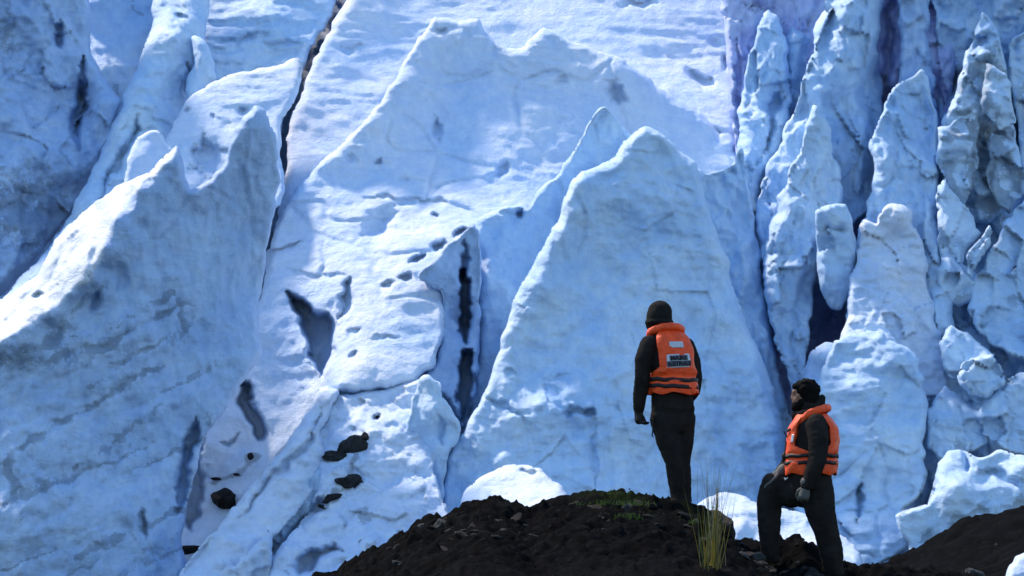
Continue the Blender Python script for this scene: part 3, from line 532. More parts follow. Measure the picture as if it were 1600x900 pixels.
# ------------------------------------------------------------------ ground: one sheet with the moraine mound and the debris slope
W25 = 25*FK/1600
def zpx(py, Y): return CAM_Z + (860-np.asarray(py, float))*Y*FK/1600
SIL = np.array([(200, 1010), (400, 960), (515, 900), (560, 878), (600, 862), (640, 835), (650, 822), (690, 812), (722, 798), (745, 790), (790, 790), (830, 798), (852, 792), (880, 788), (905, 779), (940, 776), (985, 779), (1010, 778), (1035, 785), (1060, 792),
                (1095, 796), (1125, 815), (1150, 850), (1170, 852), (1190, 856), (1225, 852), (1250, 842), (1275, 856), (1300, 872), (1330, 884), (1370, 893), (1420, 900), (1500, 910), (1700, 930), (2100, 960)], float)
SIL2 = np.array([(1000, 1000), (1200, 930), (1330, 884), (1380, 876), (1415, 860), (1450, 842), (1500, 812), (1540, 800), (1600, 797), (1800, 790), (2400, 800)], float)
def ground_z(x, y):
    x = np.asarray(x, float); y = np.asarray(y, float)
    px = 800 + x/W25
    c1 = np.interp(px, SIL[:, 0], zpx(SIL[:, 1], 25))
    px2 = 800 + x/(46*FK/1600)
    c2 = np.interp(px2, SIL2[:, 0], zpx(SIL2[:, 1], 46))
    base = .15*np.sin(x*.13+1)+.1*np.sin(y*.11)
    dy = y-25
    f1 = np.where(dy < 0, np.clip(1+dy/9, 0, 1)**.8, np.clip(1-(np.maximum(dy-.35, 0)/3.2)**1.5, 0, 1))
    z1 = base + (c1-.2-base)*f1 + .2*f1
    z1 = z1 - .17*sstep(1160, 1195, px)*(1-sstep(1325, 1360, px))*(1-sstep(24.6, 24.95, y))
    d2 = y-46
    f2 = np.where(d2 < 0, np.clip(1+d2/22, 0, 1)**.9, np.clip(1-d2/16, 0, 1))
    lim = sstep(2.2, 3.6, x)
    z2 = base + np.maximum(c2-base, 0)*f2*lim
    z = np.maximum(z1, z2)
    far = sstep(80, 260, np.hypot(x, y))
    return z*(1-far) - .6*sstep(34, 50, y)*(1-lim)*(1-far)
def axis(zones, far, grow):
    """zones: (start, end, step) end to end, then growing steps out to the horizon"""
    mid = np.concatenate([np.arange(a, b-st*.5, st) for a, b, st in zones])
    up = [zones[-1][1]]; st = zones[-1][2]
    while up[-1] < far: st *= grow; up.append(up[-1]+st)
    dn = [zones[0][0]]; st = zones[0][2]
    while dn[-1] > -far: st *= grow; dn.append(dn[-1]-st)
    return np.concatenate([dn[::-1][:-1], mid, up])
def ground():
    ax = axis([(-2.0, 4.9, .024), (4.9, 9.5, .06)], 3000, 1.12)
    ay = axis([(22.0, 26.4, .03), (26.4, 50, .16)], 3000, 1.12)
    X, Yg = np.meshgrid(ax, ay); ny, nx = X.shape; x = X.ravel(); y = Yg.ravel()
    z = ground_z(x, y)
    p = np.c_[x, y, z]
    near = np.exp(-((y-24.5)/5)**2)*sstep(-8, -4, x)*(1-sstep(8, 12, x))
    z = z + near*(.07*fbm(p/.45, 4) + .07*np.maximum(fbm(p/.22+7, 3, True), 0) + .018*fbm(p/.07, 3) + .035*facets(p/.20) + .018*facets(p/.08)) + (1-near)*(.12*fbm(p/1.7, 5) + .10*facets(p/.7)*sstep(2, 4, x)*(1-sstep(60, 90, y)))
    # bluish fine debris and moss as shares of the surface colour
    moss = np.exp(-((x-(955-800)*W25)/.22)**2-((y-24.95)/.35)**2) + .6*np.exp(-((x-(985-800)*W25)/.12)**2-((y-24.6)/.15)**2)+.4*np.exp(-((x-(1085-800)*W25)/.12)**2-((y-24.6)/.3)**2)
    V = np.c_[x, y, z]; idx = np.arange(nx*ny).reshape(ny, nx)
    F = np.stack([idx[:-1, :-1].ravel(), idx[:-1, 1:].ravel(), idx[1:, 1:].ravel(), idx[1:, :-1].ravel()], 1)
    m, t, b = newmat('dark_moraine')
    pp = geo_pos(t)
    n1 = noise(t, pp, 5, 8, .7); n2 = noise(t, pp, 38, 5, .7)
    col = ramp(t, n1, [(.35, (.0026, .0029, .0034)), (.55, (.004, .0046, .0054)), (.75, (.008, .0095, .0115))])
    vor = N(t, 'ShaderNodeTexVoronoi', Scale=22); t.links.new(pp, vor.inputs['Vector'])
    spk = ramp(t, vor.outputs['Color'], [(.82, (0, 0, 0)), (.95, (1, 1, 1))])
    col = mixc(t, spk, col, (.010, .012, .0135))
    a = N(t, 'ShaderNodeAttribute', attribute_name='moss')
    mf = N(t, 'ShaderNodeMath', operation='MULTIPLY'); t.links.new(a.outputs['Fac'], mf.inputs[0]); t.links.new(ramp(t, n2, [(.4, (0, 0, 0)), (.6, (1, 1, 1))]), mf.inputs[1])
    col = mixc(t, mf.outputs[0], col, (.018, .034, .007))
    t.links.new(col, b.inputs['Base Color']); b.inputs['Roughness'].default_value = 1.0; b.inputs['Specular IOR Level'].default_value = .02
    nm = bump(t, n1, .8, .06); nm = bump(t, n2, .7, .015, nm); t.links.new(nm, b.inputs['Normal'])
    o = mesh_obj('ground', V, F, m, None, True, {'moss': np.clip(moss, 0, 1)})
    tag(o, 'dark stony moraine with a low mound in front of the ice', kind='structure')
    return o
GROUND = ground()

# ------------------------------------------------------------------ rocks
def rock_mesh(name, seed, sub=3, rough=.28, flat=(1, 1, .7)):
    bm = bmesh.new(); bmesh.ops.create_icosphere(bm, subdivisions=sub, radius=1)
    co = np.array([v.co for v in bm.verts])
    r = np.random.RandomState(seed)
    for _ in range(9):                         # cut facets
        n = r.normal(size=3); n /= np.linalg.norm(n); c = r.uniform(.6, .88)
        d = co@n - c; co = co - np.where(d > 0, d, 0)[:, None]*n
    co = co*(1+rough*fbm(co*1.1+seed*3.1, 4)[:, None])*np.array(flat)
    for v, c in zip(bm.verts, co): v.co = c
    me = bpy.data.meshes.new(name); bm.to_mesh(me); bm.free()
    me.polygons.foreach_set('use_smooth', np.zeros(len(me.polygons), bool))
    return me
M_ROCK = plain('wet_dark_rock', (.006, .006, .007), .8, .25, .6, (6, .8, .08), 4)
M_ROCK2 = plain('grey_rock', (.009, .0105, .012), .85, .25, .5, (6, .8, .08), 4)
M_PALE = plain('pale_grey_stone', (.035, .045, .05), .85, .25, .4, (6, .8, .06), 4)
def rock(name, label, px, py, Y, size, seed, mat, rot=0, cat='boulder', group=None, on=None):
    me = rock_mesh(name, seed); me.materials.append(mat)
    o = bpy.data.objects.new(name, me); COL.objects.link(o)
    o.location = P(px, py, Y); o.scale = size; o.rotation_euler = (.2, .15, rot)
    tag(o, label, cat, group); return o
bpy.context.view_layer.update()
DG = bpy.context.evaluated_depsgraph_get()
def hit(px, py):
    """where the sight line through a photo point meets what is built so far"""
    o = Vector((0, 0, CAM_Z)); d = (P(px, py, 30)-o).normalized()
    ok, loc, *_ = scene.ray_cast(DG, o+d*5, d)
    return loc if ok else P(px, py, 60)
M_ROCK3 = plain('glacier_stone', (.026, .028, .031), .9, .15, .6, (5, .9, .1), 3)
def icerock(label, px, py, r, seed, mat=M_ROCK, flat=(1, .8, .8)):
    L = hit(px, py); s = r*L.y*FK/1600
    rock('boulder', label, px, py, L.y+s*.15, (s*flat[0], s*flat[1], s*flat[2]), seed, mat, seed*.7)
icerock('smooth black boulder lodged in the hollow below the cave openings', 355, 781, 28, 3, M_ROCK, (1, .8, .85))
icerock('flat black rock half buried at the base of the shaded ice wall', 288, 862, 26, 5, M_ROCK, (1.1, .8, .5))
icerock('largest jagged dark rock on the boulder-strewn snow slab', 556, 698, 30, 8, M_ROCK3, (.95, .8, .95))
icerock('smaller dark rock touching the largest jagged rock', 527, 714, 20, 9, M_ROCK3, (1.1, .8, .7))
icerock('blocky dark rock just below the largest rock on the slab', 545, 753, 24, 12, M_ROCK3, (1.05, .8, .85))
icerock('small dark stone beneath the blocky rock on the slab', 520, 779, 16, 14, M_ROCK3, (1.3, .8, .6))
icerock('jagged dark stone between the largest and the blocky rock on the slab', 570, 684, 12, 26, M_ROCK3, (.9, .8, 1))
icerock('thin dark sliver of stone on the slab rim by the ramp', 505, 792, 10, 28, M_ROCK3, (1.3, .8, .5))
icerock('little dark pebble alone near the top of the boulder-strewn slab', 592, 651, 7, 15, M_ROCK3, (1.2, .8, .6))
icerock('fist-sized black stone above the smooth black boulder', 392, 714, 9, 16, M_ROCK3, (1, .8, .9))
icerock('thin dark stone beside the smooth black boulder', 338, 748, 8, 18, M_ROCK3, (1.2, .8, .6))
icerock('small dark stone between the smooth boulder and the fist-sized stone', 372, 742, 8, 19, M_ROCK3, (1.2, .8, .5))

# boulders and stones on the mound
def gz(px, Y): x = (px-800)*FK/1600*Y; return x, float(ground_z(np.array([x]), np.array([Y]))[0])
def mound_rock(label, px, py, Y, s, seed, mat, rot=0):
    rock('boulder', label, px, py, Y, s, seed, mat, rot)
mound_rock('large rounded dark boulder beside the grass tussock', 1118, 838, 24.9, (.20, .24, .36), 21, M_ROCK, .3)
mound_rock('angular grey boulder at the standing person\'s feet', 1020, 803, 24.75, (.26, .22, .15), 22, M_ROCK2, .4)
mound_rock('mossy flat rock on top of the mound', 935, 796, 24.9, (.27, .2, .11), 23, M_ROCK2, 1.2)
mound_rock('low dark rock in front of the white snow mound', 768, 806, 24.9, (.27, .2, .1), 25, M_ROCK, .1)
mound_rock('pale elongated stone lying on the mound face', 852, 820, 24.3, (.12, .05, .045), 27, M_PALE, .3)
mound_rock('squat dark rock between the two people', 1252, 860, 25.05, (.12, .12, .11), 29, M_ROCK, .9)
mound_rock('teal-grey stone on the dark debris slope', 1522, 897, 30, (.12, .1, .08), 31, M_PALE, .5)
mound_rock('pale flat stone at the bottom of the mound', 1012, 893, 23.4, (.14, .1, .06), 33, M_PALE, .2)
smesh = []
for k in range(7):
    me = rock_mesh('stone', 40+k, 2); smesh.append(me)
mats = [M_ROCK, M_ROCK2, M_ROCK2, M_PALE]
for me, mt in zip(smesh, [M_ROCK2, M_ROCK, M_PALE, M_ROCK, M_ROCK2, M_ROCK, M_ROCK]): me.materials.append(mt)
for k in range(298):
    px = random.uniform(600, 1340) if k < 215 else random.uniform(1340, 1600)
    Y = random.uniform(23.0, 25.0) if k < 215 else random.uniform(26, 42)
    x, z = gz(px, Y)
    s = random.choice([.012, .018, .025, .03, .04, .055, .07])*random.uniform(.7, 1.2)*(1 if k < 215 else 1.2)
    o = bpy.data.objects.new('stone', random.choice(smesh)); COL.objects.link(o)
    o.location = (x, Y, z+.01 + s*.05); o.scale = (s*random.uniform(.8, 1.7), s, s*random.uniform(.7, 1.1))
    o.rotation_euler = (random.uniform(-.4, .4), random.uniform(-.5, .5), random.uniform(0, 6.3)); o.parent = GROUND
relief('ice_block', 'loose pale ice chunk lying on the dark debris slope',
       [(1568, 930), (1574, 896), (1584, 876), (1598, 862), (1640, 850), (1680, 890), (1680, 940)], (33.5, 890, .5), nz=[('f', .08, (.5, .5, .5))], R=12, T=.5, mat=M_SNOW)

# ------------------------------------------------------------------ grass tussock and little plants
def blade(V, F, base, tip, w, bend, seg=5):
    base = Vector(base); tip = Vector(tip); side = Vector((w, w*.3*random.uniform(-1, 1), 0)); n0 = len(V)
    for j in range(seg+1):
        t = j/seg; c = base.lerp(tip, t) + Vector((bend[0], bend[1], 0))*(t*t-t)
        ww = side*(1-t)**.7
        V.append(c-ww); V.append(c+ww)
    for j in range(seg): a = n0+2*j; F.append((a, a+1, a+3, a+2))
def grass_mat(name, c1, c2):
    m, t, b = newmat(name)
    g = t.nodes.new('ShaderNodeNewGeometry')
    t.links.new(ramp(t, g.outputs['Random Per Island'], [(0, c1), (1, c2)]), b.inputs['Base Color'])
    b.inputs['Roughness'].default_value = .6
    tr = N(t, 'ShaderNodeBsdfTranslucent'); t.links.new(b.inputs['Base Color'].links[0].from_socket, tr.inputs[0])
    mx = N(t, 'ShaderNodeMixShader'); mx.inputs[0].default_value = .45
    t.links.new(b.outputs[0], mx.inputs[1]); t.links.new(tr.outputs[0], mx.inputs[2])
    t.links.new(mx.outputs[0], t.nodes['Material Output'].inputs[0]); return m
M_GRASS = grass_mat('dry_grass', (.025, .055, .010), (.19, .15, .015))
M_STEM = grass_mat('straw_stems', (.07, .09, .06), (.16, .16, .08))
M_MOSS = grass_mat('green_leaves', (.012, .035, .005), (.04, .075, .014))
def tussock():
    e = bpy.data.objects.new('grass_tussock', None); COL.objects.link(e); TY = hit(1112, 888).y; c = P(1112, 888, TY); e.location = c
    tag(e, 'yellow-green grass tussock with tall wispy stems beside the standing person', 'grass')
    V, F = [], []
    for k in range(28):
        a = random.gauss(0, 1); px = 1112+a*6; top = 1115+a*16+random.gauss(0, 5)
        h = random.uniform(750, 850)
        b = P(px, 884+random.uniform(-6, 8), TY+random.uniform(-.1, .1)); tp = P(top, h, TY+random.uniform(-.15, .15))
        blade(V, F, b-c, tp-c, random.uniform(.002, .0045), (random.uniform(-.05, .05), 0))
    for px, top, h in ((1113, 1121, 768), (1115, 1118, 775), (1111, 1122, 785), (1100, 1090, 800), (1102, 1092, 795), (1099, 1089, 810), (1116, 1120, 760), (1117, 1119, 790)):
        blade(V, F, P(px, 884, TY-.06)-c, P(top, h, TY-.06)-c, .0055, (random.uniform(-.06, .06), 0))
    mesh_obj('blades', V, F, M_GRASS, e)
    V, F = [], []
    for k in range(34):
        px = 1113+random.gauss(0, 7); top = 1120+random.gauss(0, 17); h = random.uniform(695, 760)
        blade(V, F, P(px, 884, TY)-c, P(top, h, TY+random.uniform(-.2, .2))-c, .0022, (random.uniform(-.06, .06), 0), 7)
    for px, top, h in ((1117, 1122, 745), (1118, 1123, 752), (1116, 1121, 760)): blade(V, F, P(px, 880, TY)-c, P(top, h, TY)-c, .007, (.01, 0))
    mesh_obj('stems', V, F, M_STEM, e)
tussock()
def plantlet(label, px, py, Y, n, spread, hgt):
    e = bpy.data.objects.new('small_plant', None); COL.objects.link(e); c = hit(px, py); e.location = c; tag(e, label, 'plant')
    V, F = [], []
    for k in range(n):
        b = Vector((random.gauss(0, spread), random.gauss(0, spread*.5), -.02)); blade(V, F, b, b+Vector((random.gauss(0, .025), random.gauss(0, .02), hgt*random.uniform(.5, 1.1))), .006, (.01, 0), 3)
    mesh_obj('leaves', V, F, M_MOSS, e)
plantlet('low green plants crowning the mound beside the angular boulder', 965, 786, 24.8, 160, .14, .05)
plantlet('green sprigs below the mossy crown on the mound face', 985, 808, 24.45, 70, .07, .06)
plantlet('little yellow-green sprigs beside the angular boulder', 1012, 808, 24.35, 40, .035, .05)
plantlet('green leaves growing between the standing person\'s boots and the tussock', 1082, 818, 24.4, 50, .045, .06)
e = bpy.data.objects.new('seed_stalk', None); COL.objects.link(e); e.location = P(984, 780, 24.9); tag(e, 'two thin stalks with seed heads sticking up from the mound crest', 'plant')
V, F = [], []
blade(V, F, (0, 0, -.02), (0, 0, .09), .003, (0, 0), 3); blade(V, F, (.045, 0, -.02), (.05, 0, .035), .004, (0, 0), 3)
mesh_obj('stalks', V, F, M_ROCK, e)
for c, r in (((0, 0, .088), .007), ((.05, 0, .035), .013)):
    bm = bmesh.new(); bmesh.ops.create_icosphere(bm, subdivisions=2, radius=r, matrix=Matrix.Translation(c))
    me = bpy.data.meshes.new('seed_head'); bm.to_mesh(me); bm.free(); me.materials.append(M_ROCK)
    o = bpy.data.objects.new('seed_head', me); COL.objects.link(o); o.parent = e

# ------------------------------------------------------------------ people
M_CLOTH = plain('black_fabric', (.019, .018, .018), .95, .04, .35, (60, .5, .01), 9)
M_HAT = plain('black_wool', (.014, .014, .014), .95, .1, .3, (160, .8, .006), 40)
M_SKIN = plain('skin', (.20, .115, .08), .6, .3, .15, None, 30)
M_HAIR = plain('black_hair', (.006, .006, .006), .9, .06, .3, (140, .8, .006), 60)
M_ORANGE = plain('orange_nylon', (.82, .08, .013), .5, .35, .18, (26, .9, .018), 14)
M_STRAP = plain('black_webbing', (.012, .013, .016), .6, .3, .2, None, 30)
M_LEATHER = plain('black_leather_glove', (.010, .010, .011), .6, .3, .2, (60, .4, .004), 20)
M_GLOVE = plain('grey_glove', (.075, .085, .085), .7, .3, .3, (60, .4, .004), 20)
M_REFL = plain('reflective_patch', (.42, .50, .58), .35, .5, .12, None, 60)
M_INK = plain('black_print', (.012, .016, .025), .7, .2)
M_WHITE = plain('white_print', (.8, .8, .8), .6, .3)

def sph(bm, c, r, sc=None, rot=None, seg=14):
    m = Matrix.Translation(c) @ (rot.to_4x4() if rot else Matrix()) @ Matrix.Diagonal((*(Vector(sc or (1, 1, 1))*r), 1))
    bmesh.ops.create_uvsphere(bm, u_segments=seg, v_segments=max(6, seg//2+1), radius=1, matrix=m)
def rings(bm, secs, n=20):
    """closed loft through elliptical sections: (centre, axis u, axis v)"""
    rows = []
    for c, u, v in secs:
        row = []
        for k in range(n):
            a = 2*math.pi*k/n; ca, sa = math.cos(a), math.sin(a)
            p = .82; ca = math.copysign(abs(ca)**p, ca); sa = math.copysign(abs(sa)**p, sa)
            row.append(bm.verts.new(Vector(c)+u*ca+v*sa))
        rows.append(row)
    for a, b in zip(rows, rows[1:]):
        for k in range(n): bm.faces.new((a[k], a[(k+1) % n], b[(k+1) % n], b[k]))
    bm.faces.new(rows[0][::-1]); bm.faces.new(rows[-1])
def limb(bm, pts, rad, n=14, steps=5):
    """tapered round limb through joints"""
    pts = [Vector(p) for p in pts]
    line, rr = [], []
    q = catmull([tuple(p) for p in pts], False, 1e9)
    for k in range(len(pts)-1):
        for j in range(steps):
            t = j/steps; line.append(pts[k].lerp(pts[k+1], t)); rr.append(rad[k]*(1-t)+rad[k+1]*t)
    line.append(pts[-1]); rr.append(rad[-1])
    secs = []
    for k, p in enumerate(line):
        d = (line[min(k+1, len(line)-1)]-line[max(k-1, 0)]).normalized()
        u = d.orthogonal().normalized(); v = d.cross(u)
        secs.append((p, u*rr[k], v*rr[k]))
    rings(bm, secs, n)
    for p, r in zip(pts, rad): sph(bm, p, r*1.0)
def fuse(name, bm, voxel, mat, parent, origin, smooth=4, folds=0):
    bmesh.ops.recalc_face_normals(bm, faces=bm.faces)
    me = bpy.data.meshes.new(name+'_raw'); bm.to_mesh(me); bm.free()
    t = bpy.data.objects.new(name+'_raw', me); COL.objects.link(t)
    r = t.modifiers.new('r', 'REMESH'); r.mode = 'VOXEL'; r.voxel_size = voxel
    s = t.modifiers.new('s', 'SMOOTH'); s.factor = .5; s.iterations = smooth
    bpy.context.view_layer.update()
    dg = bpy.context.evaluated_depsgraph_get()
    out = bpy.data.meshes.new_from_object(t.evaluated_get(dg))
    bpy.data.objects.remove(t); bpy.data.meshes.remove(me)
    out.name = name; out.materials.clear(); out.materials.append(mat)
    co = np.zeros(len(out.vertices)*3); out.vertices.foreach_get('co', co); co = co.reshape(-1, 3)
    if folds:
        nn = np.zeros(len(co)*3); out.vertices.foreach_get('normal', nn); nn = nn.reshape(-1, 3)
        co = co + nn*(folds*fbm(co/np.array([.10, .10, .05]), 3, True))[:, None]
    co = co - np.array(origin)
    out.vertices.foreach_set('co', co.ravel().astype(np.float32)); out.update()
    out.polygons.foreach_set('use_smooth', np.ones(len(out.polygons), bool))
    o = bpy.data.objects.new(name, out); COL.objects.link(o); o.parent = parent
    return o
def hand(bm, wrist, d, side, curl, palm_n, L=.19, thumb=1):
    """palm, four unequal fingers with two knuckle bends, and a thumb from the palm's side"""
    d = Vector(d).normalized(); s = Vector(side).normalized(); nrm = Vector(palm_n).normalized()
    w = Vector(wrist); pl = L*.5
    for j in range(5):
        t = j/4; sph(bm, w+d*pl*t, .042, (1, 1, 1), None, 10)
        for e in (-1, 1): sph(bm, w+d*pl*t+s*e*(.012+.014*t), .026-.004*t, None, None, 10)
    for j, (off, ln) in enumerate(((-.036, .82), (-.012, .95), (.012, 1.0), (.035, .9))):
        p = w+d*pl+s*off; a = .15; q = [p-d*.02]
        for sg in (.42, .32, .26):
            a += curl; dirn = d*math.cos(a)+nrm*math.sin(a)
            p = p+dirn*(L*.5*ln*sg*1.15); q.append(p.copy())
        limb(bm, q, (.013, .012, .011, .0095), 8, 3)
    b = w+d*pl*.35+s*.03*thumb
    q = [b, b+s*.03*thumb+d*.025+nrm*.02, b+s*.032*thumb+d*.06+nrm*.035, b+s*.022*thumb+d*.085+nrm*.045]
    limb(bm, q, (.018, .015, .013, .011), 8, 3)

class Torso:
    """stack of elliptical sections; also carries the life vest, straps, collar and prints wrapped round it"""
    def __init__(s, Y, f, secs):
        s.f = Vector((f[0], f[1], 0)).normalized(); s.r = Vector((s.f.y, -s.f.x, 0)); s.secs = []
        for px, py, a, b in secs:
            s.secs.append((P(px, py, Y), a, b))
        s.py = [q[1] for q in secs]
    def at(s, py):
        k = 0
        while k < len(s.py)-2 and py > s.py[k+1]: k += 1
        t = (py-s.py[k])/(s.py[k+1]-s.py[k]); A, B = s.secs[k], s.secs[k+1]
        return A[0].lerp(B[0], t), A[1]*(1-t)+B[1]*t, A[2]*(1-t)+B[2]*t
    def body(s, bm):
        rings(bm, [(c, s.r*a, s.f*b) for c, a, b in s.secs], 24)
    def pt(s, t, py, oa, ob):                      # t = 0 at the middle of the back, 180 the chest
        c, a, b = s.at(py); t = math.radians(t)
        sn, cs = math.sin(t), math.cos(t); p = .8
        sn = math.copysign(abs(sn)**p, sn); cs = math.copysign(abs(cs)**p, cs)
        return c + s.r*(a+oa)*sn - s.f*(b+ob)*cs
def build_vest(person, T, org, top, bot, arm, oa, ob, tmin, open_front=True):
    """two quilted panels joined under the arms, straps, roll collar"""
    V, F = [], []
    nr, nc = 26, 30
    for side in (0, 180):
        n0 = len(V)
        for i in range(nr+1):
            v = i/nr; py = top+(bot-top)*v
            half = tmin+(90.5-tmin)*float(sstep(arm-10, arm+3, py)) + 8*max(0, 1-v*5)
            for j in range(nc+1):
                u = -1+2*j/nc; t = side+u*half
                puff = .012*(1-u**6)*(1-abs(2*v-1)**6) + .006*math.sin(v*19+u*2)*math.sin(u*7+side+v*3) - .02*math.exp(-((v-.72)/.05)**2)
                yo = 0
                if i == nr: yo = 2*math.sin(u*9)
                top_in = .75+.25*min(1, v*4)
                V.append(T.pt(t, py+yo, (oa+puff)*top_in, (ob+puff)*top_in)-org)
        for i in range(nr):
            for j in range(nc):
                if side == 180 and open_front and j in (nc//2-1,) : continue
                a = n0+i*(nc+1)+j; F.append((a+nc+1, a+nc+2, a+1, a))
    v = mesh_obj('life_vest', V, F, M_ORANGE, person)
    m = v.modifiers.new('thickness', 'SOLIDIFY'); m.thickness = .04; m.offset = -.6
    m = v.modifiers.new('soft', 'BEVEL'); m.width = .01; m.segments = 2; m.limit_method = 'ANGLE'
    return v
def strap(vest, T, org, py, hgt, oa, ob, tilt=0):
    V, F = [], []; n = 64
    for k in range(n):
        t = 360*k/n
        wob = .8*math.sin(k*.9)
        for q in (-hgt/2, hgt/2):
            V.append(T.pt(t, py+q+wob+tilt*math.cos(math.radians(t)), oa, ob)-org)
    for k in range(n): a = 2*k; b = 2*((k+1) % n); F.append((a, a+1, b+1, b))
    o = mesh_obj('strap', V, F, M_STRAP, vest)
    m = o.modifiers.new('thickness', 'SOLIDIFY'); m.thickness = .006
    return o
def collar(vest, T, org, c, ra, rb, back_up, front_down, tube, span=158):
    bm = bmesh.new(); secs = []
    n = 40
    pts = []
    for k in range(n+1):
        t = math.radians(-span+2*span*k/n)
        h = back_up*(.5+.5*math.cos(t)) - front_down*max(0, -math.cos(t))**2
        ext = 1+.18*max(0, -math.cos(t))
        pts.append(Vector(c)+T.r*ra*math.sin(t)-T.f*rb*math.cos(t)*ext+Vector((0, 0, h)))
    for k, p in enumerate(pts):
        d = (pts[min(k+1, n)]-pts[max(k-1, 0)]).normalized(); u = d.cross(Vector((0, 0, 1))).normalized(); v = u.cross(d)
        e = min(1, .55+min(k, n-k)*.12)*tube*(1+.05*math.sin(k*1.7))
        secs.append((p-org, u*e*1.05, v*e))
    rings(bm, secs, 14)
    me = bpy.data.meshes.new('collar'); bm.to_mesh(me); bm.free(); me.materials.append(M_ORANGE)
    me.polygons.foreach_set('use_smooth', np.ones(len(me.polygons), bool))
    o = bpy.data.objects.new('collar', me); COL.objects.link(o); o.parent = vest; return o
def patch(vest, T, org, name, t0, t1, py0, py1, oa, ob, mat, shear=0, trap=0):
    V, F = [], []; n = 8
    for i in range(n+1):
        for j in range(n+1):
            u = j/n; v = i/n; tr = trap*(1-v)
            V.append(T.pt(t0+tr+(t1-t0-2*tr)*u, py0+(py1-py0)*v+shear*u, oa, ob)-org)
    for i in range(n):
        for j in range(n): a = i*(n+1)+j; F.append((a, a+1, a+n+2, a+n+1))
    o = mesh_obj(name, V, F, mat, vest); m = o.modifiers.new('thickness', 'SOLIDIFY'); m.thickness = .004; m.offset = 0
    return o
def lettering(vest, T, org, text, t0, t1, py0, py1, oa, ob, mat, shear=0):
    cu = bpy.data.curves.new('lettering', 'FONT'); cu.body = text; cu.resolution_u = 3; cu.offset = .028
    t = bpy.data.objects.new('lettering_raw', cu); COL.objects.link(t); bpy.context.view_layer.update()
    me = bpy.data.meshes.new_from_object(t.evaluated_get(bpy.context.evaluated_depsgraph_get()))
    bpy.data.objects.remove(t)
    co = np.array([v.co for v in me.vertices]); lo, hi = co.min(0), co.max(0)
    for v in me.vertices:
        u = (v.co.x-lo[0])/(hi[0]-lo[0]); q = (v.co.y-lo[1])/(hi[1]-lo[1])
        v.co = T.pt(t0+(t1-t0)*u, py1+(py0-py1)*q+shear*u, oa, ob)-org
    me.materials.append(mat); o = bpy.data.objects.new('lettering', me); COL.objects.link(o); o.parent = vest
    m = o.modifiers.new('thickness', 'SOLIDIFY'); m.thickness = .003; m.offset = 0
    return o
def person(label, loc):
    e = bpy.data.objects.new('person', None); COL.objects.link(e); e.location = loc; tag(e, label, 'person', 'two people looking at the ice'); return e
Z3 = Vector((0, 0, 1))

